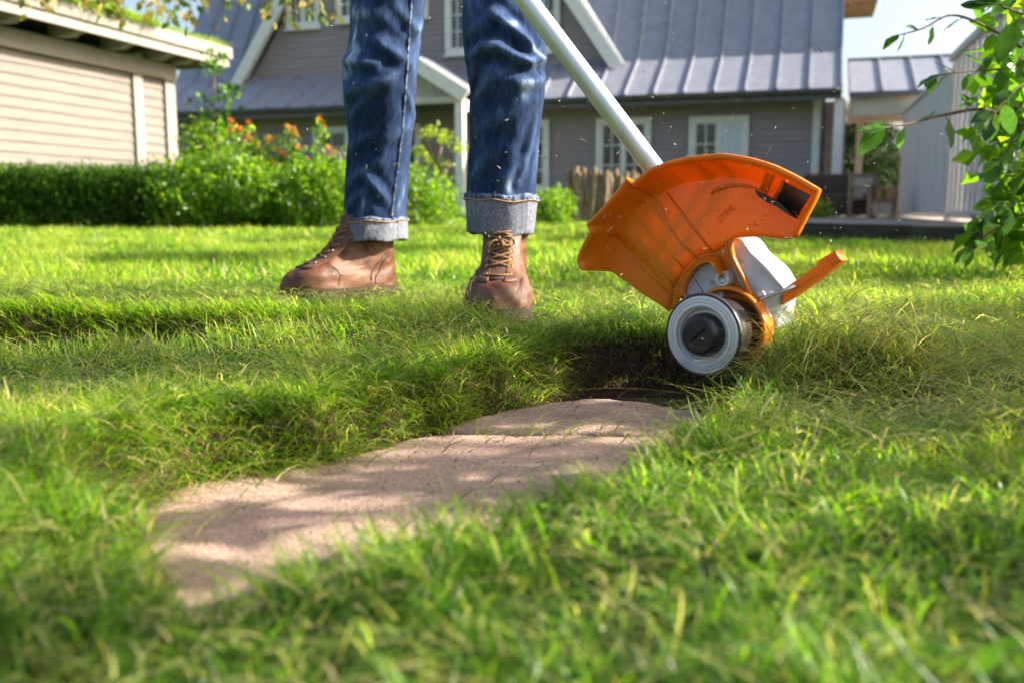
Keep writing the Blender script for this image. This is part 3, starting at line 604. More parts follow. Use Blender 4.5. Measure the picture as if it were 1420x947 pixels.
# boots
def boot(heel, toe_dir, lab, Lb=.292, wide=.055, seed=5, bow=True, lace_side=1):
    f = Vector((toe_dir[0], toe_dir[1], 0)).normalized(); s = Vector((-f.y, f.x, 0))     # s = to the wearer's left
    H0 = Vector(heel); wv = Waves(seed, .05); wf = Waves(seed+1, .02); n = 72
    WX = [(0,.30),(.03,.52),(.08,.66),(.2,.72),(.35,.70),(.5,.82),(.63,.97),(.72,1.0),(.82,.97),(.90,.84),(.955,.60),(.985,.36),(1,.05)]
    def wfoot(x): return wide*float(np.interp(x/Lb, [a for a, _ in WX], [b for _, b in WX]))
    FZ = [(0,.985),(.012,1.0),(.03,.998),(.042,.985),(.052,.962),(.060,.925),(.066,.875),(.071,.815),(.077,.755),(.086,.69),(.098,.625),(.112,.565),(.13,.515),(.15,.475),(.175,.45),(.20,.44)]
    BZ = [(0,.01),(.02,.0),(.06,.005),(.09,.022),(.12,.035),(.16,.02),(.20,.015)]
    KZ = [(0,1.0),(.03,1.02),(.05,.98),(.06,.93),(.07,.90),(.085,.90),(.11,.92),(.14,.97),(.2,1.05)]
    def fz(z): return Lb*float(np.interp(z, [a for a, _ in FZ], [b for _, b in FZ]))
    def bz(z): return Lb*float(np.interp(z, [a for a, _ in BZ], [b for _, b in BZ]))
    def kz(z): return float(np.interp(z, [a for a, _ in KZ], [b for _, b in KZ]))
    def P(x, y, z): return H0+f*x+s*y+Vector((0, 0, z))
    zs = list(np.linspace(.018, .05, 12))+list(np.linspace(.0525, .078, 26))+list(np.linspace(.081, .2, 34))
    rows = []
    for z in zs:
        a, b = bz(z), fz(z); row = []
        for k in range(n):
            t = 2*math.pi*k/n; u = math.cos(t); x = (a+b)/2+(b-a)/2*u
            cap = (1-abs(u)**3.2)**.5 if abs(u) < 1 else 0
            # across the instep the section narrows to the lacing ridge
            narrow = 1-.30*smooth01((x-(b-.11))/.11)*smooth01((z-.07)/.03)
            w = min(wfoot(x)*1.06, wide*.80 if z > .1 else 9)*kz(z)*cap*narrow
            y = math.copysign(w, math.sin(t)) if abs(math.sin(t)) > 1e-6 else 0
            d = .0016*float(wv(x+z*.7, y+z))+.0006*float(wf(x, y+z))
            d += .0026*math.exp(-((x-.70*Lb+.25*abs(y))/.007)**2)*smooth01((z-.035)/.02)*-1+.0018*math.exp(-((x-.66*Lb+.2*abs(y))/.006)**2)*smooth01((z-.035)/.02)
            d += .0022*math.sin((z-.09)*260)*smooth01((z-.10)/.02)*math.exp(-((x-.16*Lb)/.05)**2)
            dirv = (s*math.copysign(1, math.sin(t))*abs(math.sin(t))+f*u).normalized()
            row.append(P(x, y, z)+dirv*d+Vector((0, 0, d*.5)))
        rows.append(row)
    up = MB().quadgrid(rows, wrap=True); root = empty('boot', tuple(H0-PO)); root.parent = person; root['label'] = lab
    o = up.build('upper', M['leather'], root, world=True, smooth=True)
    # sole and welt
    def outline(grow, z):
        r = []
        for k in range(n):
            t = 2*math.pi*k/n; u = math.cos(t); x = Lb/2+(Lb/2+grow)*u; cap = (1-abs(u)**3.2)**.5 if abs(u) < 1 else 0
            r.append(P(x, math.copysign((wfoot(min(max(x, 0), Lb))+grow)*cap, math.sin(t)) if abs(math.sin(t)) > 1e-6 else 0, z))
        return r
    m = MB(); rr = [outline(.001, -.006), outline(.004, -.003), outline(.0045, .012), outline(.0055, .0125), outline(.0055, .0225), outline(.003, .0205), outline(-.01, .021)]
    m.quadgrid(rr, wrap=True); m.f.append(tuple(range(n)))
    m.build('sole', M['sole'], root, world=True, smooth=True, autos=True)
    # tongue patch, facings
    tz = np.linspace(.071, .185, 26)
    def top(z, y): return P(fz(z)+.0035-abs(y)*abs(y)*16, y, z)
    MB().quadgrid([[top(z, y)+f*.0008 for y in np.linspace(-.018, .018, 9)] for z in tz]).build('tongue', M['tongue'], root, world=True, smooth=True, solid=.003)
    for sg in (-1, 1):
        m = MB(); m.quadgrid([[top(z, sg*y)+f*(.0016+.0008*math.sin((y-.012)*200)) for y in np.linspace(.0145, .036, 10)] for z in np.linspace(.068, .185, 26)])
        m.build('facing', M['leather'], root, world=True, smooth=True, solid=.0032)
        MB().tube([P(fz(z)-.02-(.185-z)*.12*0-abs(.185-z)*.05, sg*(wfoot(fz(z)-.03)*.86*kz(z)), z) for z in np.linspace(.05, .075, 8)], .0009, 5).build('seam', M['tongue'], root, world=True)
    # quarter and heel seams with a stitch line, laid on the upper
    def onsurf(x, z, sg):
        j = min(range(len(zs)), key=lambda q: abs(zs[q]-z)); best = None
        for k in range(n):
            if math.copysign(1, math.sin(2*math.pi*k/n)) != sg: continue
            v = rows[j][k]; d = abs((v-H0).dot(f)-x)
            if best is None or d < best[0]: best = (d, v)
        return best[1]+s*sg*.0008
    for sg in (-1, 1):
        for ln in (((.60,.030),(.575,.045),(.575,.058),(.60,.066),(.63,.071)), ((.26,.030),(.22,.055),(.15,.085),(.07,.098)), ((.30,.034),(.26,.058),(.19,.088),(.10,.103)), ((.05,.15),(.2,.146),(.33,.148),(.40,.152))):
            xs_ = np.interp(np.linspace(0, 1, 22), np.linspace(0, 1, len(ln)), [a for a, _ in ln]); zz_ = np.interp(np.linspace(0, 1, 22), np.linspace(0, 1, len(ln)), [b for _, b in ln])
            pp = [onsurf(a*Lb, b, sg) for a, b in zip(xs_, zz_)]
            for _ in range(2): pp = [pp[0]]+[(pp[q-1]+pp[q]*2+pp[q+1])/4 for q in range(1, len(pp)-1)]+[pp[-1]]
            MB().tube(pp, .0011, 5).build('seam', M['tongue'], root, world=True, smooth=True)
    lz = [.079, .092, .105, .119, .134, .150]
    for i, z in enumerate(lz):
        for sg in (-1, 1):
            m = MB(); c = top(z, sg*.0225)+f*.0048; m.lathe([(.0018,0),(.0036,.0004),(.004,.0014),(.0034,.0024),(.002,.002)], c-f*.001, f*.9+Vector((0,0,.45)), 14)
            m.build('eyelet', M['eyelet'], root, world=True, smooth=True)
        z2 = lz[min(i+1, len(lz)-1)] if i < len(lz)-1 else z+.008
        for sg in ((-1, 1) if i else (1, -1)):
            zz = z2 if i else z
            pts = [top(z, -sg*.0225)+f*.004]
            for q in np.linspace(.12, .88, 9):
                pts.append(top(z+(zz-z)*q, sg*(-.0225+.045*q))+f*(.0055+.0035*math.sin(math.pi*q)+(.0015 if sg > 0 else 0)))
            pts.append(top(zz, sg*.0225)+f*.004)
            MB().tube(pts, .0019, 7).build('lace', M['lace'], root, world=True, smooth=True)
            if i == 0 and sg == (1 if i else 1): break
    def loop(c, ax1, ax2, a, b, start, end, k=26):
        return [c+ax1*a*math.cos(t)+ax2*b*math.sin(t)+f*(.006*math.sin((t-start)*1.3)) for t in np.linspace(start, end, k)]
    up_ = Vector((0, 0, 1)); zc = .137
    if bow:
        c = top(zc, 0)+f*.016
        MB().tube(loop(c+s*(.008*lace_side)-up_*.016, s, up_, .015, .019, 1.3, 1.3+5.9), .002, 7).build('lace', M['lace'], root, world=True, smooth=True)
        MB().tube(loop(c-s*(.013*lace_side)+up_*.0, s, up_, .014, .009, -.4, 5.4), .002, 7).build('lace', M['lace'], root, world=True, smooth=True)
        MB().tube([c+s*.004*k_+up_*(.004-.006*k_)-f*.002 for k_ in range(-1, 3)], .0034, 8).build('knot', M['lace'], root, world=True, smooth=True)
        for sg in (-1, 1):
            MB().tube([c+s*sg*(.003+.028*q)-up_*(.045*q*q+.004)+f*(.004-.012*q) for q in np.linspace(0, 1, 12)], .0018, 7).build('lace', M['lace'], root, world=True, smooth=True)
    else:
        c = top(zc, 0)+f*.008
        MB().tube([c+s*(.03+.010*q)*lace_side-up_*(.035*q)-f*(.055+.02*q) for q in np.linspace(0, 1, 8)], .002, 7).build('lace', M['lace'], root, world=True, smooth=True)
        MB().tube(loop(c+f*.010-up_*.035, f, up_, .012, .016, .6, 5.6), .0019, 7).build('lace', M['lace'], root, world=True, smooth=True)
    return root
boot((-.008, 1.945, .012), (-.085, -.99), 'worn brown boot pointing at the camera with a tied bow', wide=.061, seed=71, lace_side=-1)
boot((-.275, 2.235, .012), (-.84, -.54), 'worn brown boot seen from its side, toe to the left', Lb=.285, wide=.052, seed=77, bow=False, lace_side=1)
# shorter grass pressed round the boots is part of the lawn

# ------------------------------------------------------------------ string trimmer
CR, CU, CF = Vector((1,0,0)), Vector((0, math.sin(PITCH), math.cos(PITCH))), Vector((0, math.cos(PITCH), -math.sin(PITCH)))
ax = (CR*.63+CU*.12+CF*.766).normalized(); w_ = -ax
v_ = (CU-w_*CU.dot(w_)).normalized(); u_ = v_.cross(w_)
CAM = Vector((0, 0, CAMH))
def ray(px, py): return CR*((px-710)/F)+CU*((473.5-py)/F)+CF
O = CAM+ray(974.7, 464.4)*1.30
def H(px, py, w): r = ray(px, py); return CAM+r*(((O+w_*w-CAM).dot(w_))/r.dot(w_))
tr = empty('string_trimmer', tuple(O), 0, 'orange and grey string trimmer with spool turned to the camera, held over the turf edge', 'string trimmer')
PW = -.090                                   # deflector plate plane; rim further to the camera
# spool
sp_o = MB().lathe([(.03,-.09),(.044,-.088),(.0455,-.06),(.047,-.05),(.0475,-.034),(.0495,-.032),(.050,-.018),(.0535,-.014),(.0565,-.010),(.0578,-.006),(.058,-.001),(.0575,.0018),(.0560,.0028),(.0545,.0022),(.0535,-.001)], O, w_, 96).build('spool_housing', M['blackg'], tr, world=True, smooth=True, autos=True)
MB().lathe([(.0542,-.001),(.0540,.0026),(.0530,.0042),(.0502,.0046),(.0497,.0034),(.0490,.0033),(.0486,.0046),(.0462,.0050),(.0457,.0036),(.0449,.0035),(.0444,.0050),(.0408,.0054),(.0396,.0046),(.0390,.0020),(.0380,.0004),(.0362,-.001),(.0352,-.0055),(.034,-.007),(.030,-.0072),(.02,-.0072)], O, w_, 96).build('spool_face', M['grey'], tr, world=True, smooth=True, autos=True)
kb = MB().lathe([(.0302,-.0075),(.0300,.002),(.0292,.006),(.0262,.0125),(.0238,.0155),(.0222,.0164)], O, w_, 72)
rows = []
for i in range(46):
    r = .0222*(1-i/45.5); row = []
    for k in range(72):
        t = 2*math.pi*k/72; x, y = r*math.cos(t), r*math.sin(t); xr, yr = x*.78+y*.62, -x*.62+y*.78
        dp = -.0034*math.exp(-(yr/.0013)**4)*(1 if abs(xr) < .0125 else math.exp(-((abs(xr)-.0125)/.0015)**2))
        row.append(O+u_*x+v_*y+w_*(.0164+dp))
    rows.append(row)
kb.quadgrid(rows, wrap=True).build('knob', M['black'], tr, world=True, smooth=True, autos=True)
MB().lathe([(.040,-.090),(.0500,-.088),(.0545,-.080),(.0555,-.069),(.0580,-.066),(.0605,-.067),(.0618,-.071),(.0620,-.094),(.058,-.100),(.03,-.100)], O, w_, 96).build('guard_ring', M['orange'], tr, world=True, smooth=True, autos=True)
# deflector: stations (rim px, plate-edge px, inner px), step offsets give the moulded folds
ST = [((806.6,374),(846,375.5),(929,431.5),.000),((803.7,363),(849,356),(931,424),.000),((806.6,352),(851,343),(932,416),.000),((821,324),(858,327),(934,408),.000),
      ((816.5,314),(859,318),(935,403),.006),((832,298.7),(873,303),(938,394),.006),((854,274),(893,284),(943,384),.006),((871,252),(906,270),(950,373),.006),
      ((878.7,258.8),(913,273),(953,370),.000),((901,240),(930,262),(960,362),.000),((923,231),(949,255),(969,356),-.003),((956,223.3),(975,250),(979,352),-.003),
      ((1000,219),(1006,246),(991,349),-.003),((1039,225.5),(1036,249),(1005,340),-.003),((1068.7,234.4),(1060,259),(1022,328.5),-.003),((1098,248.4),(1084,271),(1052,327.5),-.003),
      ((1131,267.6),(1112,297),(1083,331),-.003),((1126,280),(1109,303),(1092,331),-.003),((1098,330),(1098,330),(1097.5,330),-.003)]
RIMW = PW+.050
prof = []
for k in range(len(ST)-1):
    a, b = ST[k], ST[k+1]; step = a[3] != b[3]; m = 2 if step else 7
    for q in range(m):
        f = q/m; lp = lambda i: (a[i][0]+(b[i][0]-a[i][0])*f, a[i][1]+(b[i][1]-a[i][1])*f); prof.append((lp(0), lp(1), lp(2), a[3]+(b[3]-a[3])*f))
prof.append(ST[-1])
# smooth the outline between the folds
def smooth_prof(pr, it=2):
    for _ in range(it):
        q = list(pr)
        for i in range(1, len(pr)-1):
            if abs(pr[i-1][3]-pr[i+1][3]) < 1e-6 and i < len(pr)-16:
                mid = lambda j: tuple((pr[i-1][j][c]+2*pr[i][j][c]+pr[i+1][j][c])/4 for c in (0, 1)); q[i] = (mid(0), mid(1), mid(2), pr[i][3])
        pr = q
    return pr
prof = smooth_prof(prof, 3); rows = []; lip_out = []; N_P = len(prof)
for i, (rp, ep, ip, dz) in enumerate(prof):
    rim, edge, inn = H(*rp, RIMW), H(*ep, PW+dz), H(*ip, PW); row = []
    for t in np.linspace(0, 1, 9)[:-1]: p = inn.lerp(edge, t); row.append(p+w_*(.0025*math.sin(t*math.pi*.5)*0+dz*0))
    e0 = edge; ctrl = edge+(edge-inn)*.10+w_*.008
    for t in np.linspace(0, 1, 10): row.append(e0*(1-t)**2+ctrl*2*t*(1-t)+rim*t*t)
    # turned-out lip
    outd = (rim-inn); outd = (outd-w_*outd.dot(w_)).normalized()
    row += [rim+w_*.0012+outd*.0022, rim+outd*.0046-w_*.0003, rim+outd*.0054-w_*.0045, rim+outd*.004-w_*.009]
    rows.append(row)
dfl = MB().quadgrid(rows).build('deflector', M['orange'], tr, world=True, smooth=True, autos=True, solid=.0026)
# bottom (free) edge bead and inner lip
def bead(pts, r, name='edge_bead', n=8, mat='orange', parent=None): return MB().tube(pts, r, n).build(name, M[mat], parent or dfl, world=True, smooth=True)
bead([H(px, py, PW+.001) for px, py in ((929,431.5),(910,418),(887.7,404.6),(870,390),(855.4,379.5),(846,375.5))]+[H(*p, PW+.001+.049*t) for p, t in (((830,374.6),.35),((816,374.3),.75),((807,374),1.0))], .0018)
bead([H(px, py, PW) for px, py in ((1013,333),(1022,328.8),(1039,327.5),(1061,328),(1083.5,331),(1098,330))], .0017)
# moulded ribs running from the rim to the hub
for a, b, c in (((906,283),(938,330),(968,360)),((858,329),(893,372),(926,405)),((866,318),(905,362),(936,398)),((925,268),(957,312),(986,347)),((880,294),(918,340),(948,372))):
    bead([H(*a, PW+.003), H(*b, PW+.0012), H(*c, PW+.001)], .0017, 'rib')
for a, b in (((820,321),(858,328)),((835,300),(872,304)),((856,276),(899,282)),((873,258),(910,276))):
    bead([H(*a, RIMW-.006), H(*((a[0]+b[0])/2, (a[1]+b[1])/2-1.5), RIMW-.029), H(*b, PW+.003)], .0016, 'rib')
arc = [(986,270),(990,265),(1000,260.5),(1012,258),(1026,257.5),(1040,259.5),(1052,263)]
bead([H(*p, PW+.001) for p in arc], [.001,.003,.0036,.003,.0024,.002,.001], 'rib', 10)
# collar round the gear head
cb = [(931,430),(928,413),(934,396),(944,378),(957,364),(972,354),(986,350),(996,353),(1001,364),(1004,378)]
cl = [(943.5,413),(942.5,405),(946,394),(955.5,377),(966,367),(980,361.5),(986,365),(990,371),(994,377),(998,381)]
def resample(pts, n):
    P = np.array(pts, float); L = np.r_[0, np.cumsum(np.hypot(*np.diff(P, axis=0).T))]; s = np.linspace(0, L[-1], n)
    Q = np.stack([np.interp(s, L, P[:, 0]), np.interp(s, L, P[:, 1])], 1)
    for _ in range(2): Q[1:-1] = (Q[:-2]+2*Q[1:-1]+Q[2:])/4
    return Q
B_, L_ = resample(cb, 40), resample(cl, 40); rows = []
for (bx, by), (lx, ly) in zip(B_, L_):
    b0, l0 = H(bx, by, PW), H(lx, ly, PW+.026); row = []
    for t in np.linspace(0, 1, 9): p = b0.lerp(l0, t); row.append(p-w_*(.012*math.sin(math.pi*t)*(1-t)))
    inn = (l0-b0); inn = (inn-w_*inn.dot(w_)).normalized()
    row += [l0+w_*.0012+inn*.001, l0+inn*.0026, l0+inn*.003-w_*.004, l0+inn*.003-w_*.016]; rows.append(row)
MB().quadgrid(rows).build('collar', M['orange'], tr, world=True, smooth=True, solid=.0018)
# orange web between collar, hub and blade guard
web = [(986,350),(1000,342),(1010,333),(1011.5,351),(1018,366),(1028,384),(1038,409),(1020,400),(1004,392),(1002,376),(996,356)]
MB().prism([H(*p, PW-.002) for p in web], -w_*.004).build('web', M['orange'], tr, world=True, bevel=.001)
lip = resample([(1010.5,333),(1010.5,344),(1013,356),(1019,369),(1027,383),(1034,398),(1039,410)], 26)
MB().quadgrid([[H(*p, PW-.004), H(p[0]-1.5, p[1], PW+.010), H(p[0]-.5, p[1], PW+.0165), H(p[0]+2.5, p[1], PW+.016), H(p[0]+6, p[1], PW+.006)] for p in lip]).build('lip', M['orange'], tr, world=True, smooth=True, solid=.002)
# gear-head cover: two pale panels with a groove and raised corner marks
gp1 = [(943,413),(945,396),(955,377),(960,384),(977,411),(970,420),(950,420)]
gp2 = [(956.5,376),(967,366.5),(980.5,361.5),(987,366),(997,380),(1000,398),(1003,412),(979,412),(962,385)]
for gp in (gp1, gp2): MB().prism([H(*p, PW+.012) for p in gp], -w_*.03).build('gear_cover_panel', M['pale'], tr, world=True, bevel=.0007)
for c in (((972,383.5),(969.5,378.5),(981,368.5)),((947,404),(955,395.5),(957.5,399))):
    bead([H(*p, PW+.0121) for p in c], .0006, 'raised_mark', 6, 'grey', tr)
bo = H(1002.5, 387.5, PW+.010)
scr = MB().lathe([(.0125,-.02),(.0115,.0),(.0105,.004),(.0085,.0052),(.0062,.005),(.0056,.0005),(.0,.0004)], bo, w_, 40).build('screw_boss', M['grey'], tr, world=True, smooth=True, autos=True)
MB().lathe([(.0052,.0004),(.005,.003),(.0042,.0036),(.0028,.0034),(.0026,.0012),(0,.001)], bo, w_, 24).build('screw', M['steel'], scr, world=True, smooth=True, autos=True)
# white motor cover beyond the deflector edge
hx_ = [(1008,345),(1012,336),(1020,330),(1028,330),(1036,336),(1046.4,352),(1058,362),(1070,371),(1078,382),(1085,394),(1086,410),(1083,424),(1080,440),(1079,454),(1073,460),(1065,458),(1058,445),(1046,424),(1030,405),(1016,375)]
Q = resample(hx_+[hx_[0]], 72)[:-1]; cx, cy = 1045, 392; rows = []
for f, h in ((0,.020),(.2,.0195),(.4,.018),(.6,.0155),(.75,.012),(.87,.0075),(.94,.0035),(.98,.0005),(1.0,-.004),(1.0,-.05)):
    row = []
    for (x, y) in Q:
        px, py = cx+(x-cx)*f, cy+(y-cy)*f
        rd = -.0055*math.exp(-((((px-1054)*.74-(py-373)*.67))/7.0)**2)+.004*math.exp(-(((px-1066)*.74-(py-373)*.67)/4)**2)
        row.append(H(px, py, PW-.012)+w_*(h+(rd if f < .97 else 0)))
    rows.append(row)
hs = MB().quadgrid(rows, wrap=True); hs.f.append(tuple(range(len(hs.v)-72, len(hs.v))))
hs = hs.build('motor_cover', M['pale'], tr, world=True, smooth=True)
MB().prism([H(*p, PW+.0095) for p in ((1049,406),(1057,404),(1060,409),(1052,412))], -w_*.004).build('sticker', M['white'], hs, world=True)
MB().prism([H(*p, PW+.003) for p in ((1052,420),(1062,424),(1068,440),(1060,443))], -w_*.008).build('vent', M['grey'], hs, world=True, bevel=.0006)
# spacer bar and its wire
MB().prism([H(*p, PW-.008) for p in ((1083,423),(1086,401),(1132,368),(1133.5,362),(1158,347.5),(1168,362),(1144,381),(1100,412))], -w_*.022).build('spacer_arm', M['orange'], tr, world=True, bevel=.0016)
MB().prism([H(*p, PW-.006) for p in ((1147,357),(1158,350),(1165.5,361),(1153,369))], -w_*.01).build('arm_end_block', M['orange'], tr, world=True, bevel=.0012)
MB().prism([H(*p, PW-.0072) for p in ((1098,403),(1126,382),(1133,381),(1104,402))], -w_*.002).build('arm_inset', M['orange'], tr, world=True, bevel=.0004)
MB().tube([H(1049, 418.5, PW+.012), H(1062, 413, PW+.010), H(1080, 406, PW+.004), H(1104, 396.5, PW-.006)], .0028, 10).build('wire', M['steel'], tr, world=True, smooth=True)
# line cutter at the right end of the skirt
for a, b, c, d in (((1061,240),(1066,240.5),(1056,267),(1052,264)),((1068,243),(1073,243),(1062,270),(1058,268)),((1084,250),(1088,251.5),(1075,278),(1070,276))):
    MB().prism([H(*a, RIMW-.004), H(*b, RIMW-.004), H(*c, PW+.002), H(*d, PW+.002)], -w_*.004+v_*-.001).build('cutter_rib', M['orange'], tr, world=True, bevel=.0006)
pk = [(1090,254),(1126,272),(1108,302),(1078,282)]
MB().quadgrid([[H(1076,281,PW+.002)+w_*.001, H(1092,291,PW+.002)+w_*.001, H(1106,301,PW+.002)], [H(1081,268,PW+.014), H(1097,279,PW+.014), H(1112,290,PW+.014)], [H(1088,254,RIMW-.006), H(1106,263,RIMW-.006), H(1124,272,RIMW-.006)]]).build('cutter_pocket_shade', M['black'], tr, world=True, solid=.001)  # black sheet over the pocket: its deep shadow and debris painted dark
MB().prism([H(*p, PW+.016) for p in ((1046,264.5),(1052,268),(1066,275),(1080,281),(1092,292),(1103,304),(1092,298),(1076,287),(1062,281),(1050,272))], -w_*.010).build('cutter_blade', M['black'], tr, world=True)
for p in ((1061,276.5),(1071.5,281)):
    MB().lathe([(0,.003),(.002,.003),(.0026,.001),(.0026,-.002)], H(*p, PW+.017), w_, 14).build('screw', M['steel'], tr, world=True, smooth=True)
# embossed lettering on the plate
cu = bpy.data.curves.new('t', 'FONT'); cu.body = 'STIHL'; cu.size = .0135; cu.extrude = .0004; cu.align_x = 'CENTER'; cu.align_y = 'CENTER'; cu.shear = .2
to = bpy.data.objects.new('t', cu); C.objects.link(to); bpy.context.view_layer.update()
me = bpy.data.meshes.new_from_object(to.evaluated_get(bpy.context.evaluated_depsgraph_get())); bpy.data.objects.remove(to); me.name = 'embossed_lettering'
me.materials.clear(); me.materials.append(M['orange'])
lo = bpy.data.objects.new('embossed_lettering', me); C.objects.link(lo); lo.parent = dfl
c0 = H(1006, 297, PW+.0014); e1 = (H(1018, 288, PW+.0018)-H(996, 310, PW+.0018)).normalized(); e2 = w_.cross(e1)
lo.matrix_local = Matrix.Translation(c0-O) @ Matrix((e1, e2, w_)).transposed().to_4x4()
# shaft and hidden gear head
yy_ = H(905, 232, PW).y+.045; s0, s1 = at(905, 232, yy_), at(729, 0, yy_+.03); dirv = (s1-s0).normalized()
MB().tube([s0-dirv*.10, s0-dirv*.04, s0, s1, s1+dirv*.35], .0163, 40).build('shaft', M['alu'], tr, world=True, smooth=True)
MB().lathe([(.0,-.085),(.030,-.085),(.040,-.06),(.043,-.02),(.043,.0)], H(1000, 385, PW-.004), w_, 40).build('gear_head', M['black'], tr, world=True, smooth=True)
MB().tube([H(985, 372, PW-.050), s0-dirv*.08], [.026, .021], 24).build('shaft_clamp', M['black'], tr, world=True, smooth=True)
# clippings stuck to the plastic
n = 300; px = rng.uniform(830, 1120, n); py = rng.uniform(232, 410, n); P = []
for a, b in zip(px, py):
    # only where the plate is
    if poly_sd(np.array([a]), np.array([b]), [(850,340),(900,290),(940,262),(1000,252),(1080,275),(1095,320),(1020,325),(985,350),(945,375),(930,415)])[0] < 0: P.append(H(a, b, PW+.0032))
P = np.array(P); v, q, t, c = bits(len(P), P.T, (.0015, .005), (.0008, .0018), pick(len(P), straw=5, yell=2, brown=2))
o = fastmesh('stuck_clippings', v-np.array(O)[None, :], [q, t], M['grass'], dfl, c); o['kind'] = 'stuff'
for pts in ([(912,296),(914,284),(913,272)],[(1002,352),(1007,347),(1006,338),(1001,334)],[(933,403),(938,398),(941,405),(938,408)],[(822,362),(818,368),(822,372)]):
    o = MB().tube([H(*p, PW+.012) for p in pts], .0009, 5).build('stuck_clipping', M['stitch'], dfl, world=True)
# ------------------------------------------------------------------ house (local: x along the front, negative = photo left; y into the house)
HRZ = math.atan2(-.302, .9533)
house = empty('house', (6.3, 18, 0), HRZ, 'grey clapboard house with zinc standing-seam roof and white windows behind the lawn', 'house')
def boxp(name, mat, parent, x0, x1, y0, y1, z0, z1, bevel=0):
    return MB().box(((x0+x1)/2, (y0+y1)/2, (z0+z1)/2), (x1-x0, y1-y0, z1-z0)).build(name, M[mat], parent, bevel=bevel)
wall = boxp('wall', 'siding', house, -15.6, -.50, .63, 9.4, -.1, 2.62)
def board(parent, x0, x1, y, z, h, x0t=None, x1t=None, mat='siding'):
    """one lapped board, thick at its lower edge"""
    x0t = x0 if x0t is None else x0t; x1t = x1 if x1t is None else x1t; h2 = h+.012
    vs = [(x0,y-.030,z),(x1,y-.030,z),(x1,y,z),(x0,y,z),(x0t,y-.010,z+h2),(x1t,y-.010,z+h2),(x1t,y,z+h2),(x0t,y,z+h2)]
    return MB().add(vs, [(0,3,2,1),(4,5,6,7),(0,1,5,4),(1,2,6,5),(2,3,7,6),(3,0,4,7)]).build('siding_board', M[mat], parent)
z = .12
while z < 2.42: board(wall, -15.55, -.62, .628, z, .118); z += .118
boxp('corner_board', 'white', wall, -.63, -.49, .565, .70, 0, 2.42)
boxp('plinth', 'terrace', wall, -15.6, -.49, .57, .62, -.05, .12)
# roof
eave_y, eave_z, kink_y, kink_z, PITCH2 = 0., 2.45, 1.5, 3.36, R(60)
ridge_y = 5.0; ridge_z = kink_z+(ridge_y-kink_y)*math.tan(PITCH2)
roof = MB().add([(-15.9,eave_y,eave_z-.05),(-.12,eave_y,eave_z-.05),(-.12,kink_y,kink_z-.05),(-15.9,kink_y,kink_z-.05),(-.12,ridge_y,ridge_z-.05),(-15.9,ridge_y,ridge_z-.05),(-.12,8.5,kink_z-.05),(-15.9,8.5,kink_z-.05)],
               [(0,1,2,3),(3,2,4,5),(5,4,6,7)]).build('roof', M['roof'], house, solid=.04)
pw = .585
def panel(x0, x1, a, b, parent=roof, seam=.035):
    a, b = Vector(a), Vector(b); d = (b-a); nrm = Vector((1,0,0)).cross(d).normalized()
    m = MB(); L = lambda x, p, h: Vector((x, p.y, p.z))+nrm*h
    m.add([L(x0,a,0), L(x1,a,0), L(x1,b,0), L(x0,b,0), L(x0,a,.006), L(x1,a,.006), L(x1,b,.006), L(x0,b,.006)], [(0,3,2,1),(4,5,6,7),(0,1,5,4),(1,2,6,5),(2,3,7,6),(3,0,4,7)])
    m.add([L(x1-.012,a,.004), L(x1+.010,a,.004), L(x1+.010,b,.004), L(x1-.012,b,.004), L(x1-.012,a,seam), L(x1+.010,a,seam), L(x1+.010,b,seam), L(x1-.012,b,seam)], [(0,3,2,1),(4,5,6,7),(0,1,5,4),(1,2,6,5),(2,3,7,6),(3,0,4,7)])
    return m.build('roof_panel', M['roof'], parent)
x = -.14
while x > -15.6:
    panel(x-pw+.012, x, (0,eave_y-.02,eave_z+.01), (0,kink_y,kink_z+.01), seam=.06)
    if x > -5.2 or x < -13.2: panel(x-pw+.012, x, (0,kink_y+.003,kink_z+.015), (0,ridge_y,ridge_z+.01), seam=.06)
    x -= pw
boxp('fascia', 'gutter', house, -15.9, -.13, .02, .06, 2.26, 2.40)
boxp('soffit', 'siding', house, -15.9, -.13, .06, .60, 2.385, 2.41)
gut = MB(); rows = []
for xx in (-15.9, -.14): rows.append([Vector((xx, -.05+.07*math.cos(a), 2.425+.07*math.sin(a))) for a in np.linspace(math.pi, 2*math.pi, 9)])
gut.quadgrid(rows).build('gutter', M['gutter'], house, solid=.006)
MB().tube([(-.45, -.03, 2.36), (-.45, .05, 2.26), (-.42, .50, 2.05), (-.42, .52, .05)], .04, 10).build('downpipe', M['gutter'], house, smooth=True)
# end wall of the house on the right
MB().prism([(-.50,.66,2.3),(-.50,1.5,3.25),(-.50,5,ridge_z-.2),(-.50,8.5,3.25),(-.50,9.3,2.3)], (-.1,0,0)).build('end_wall', M['siding'], house)
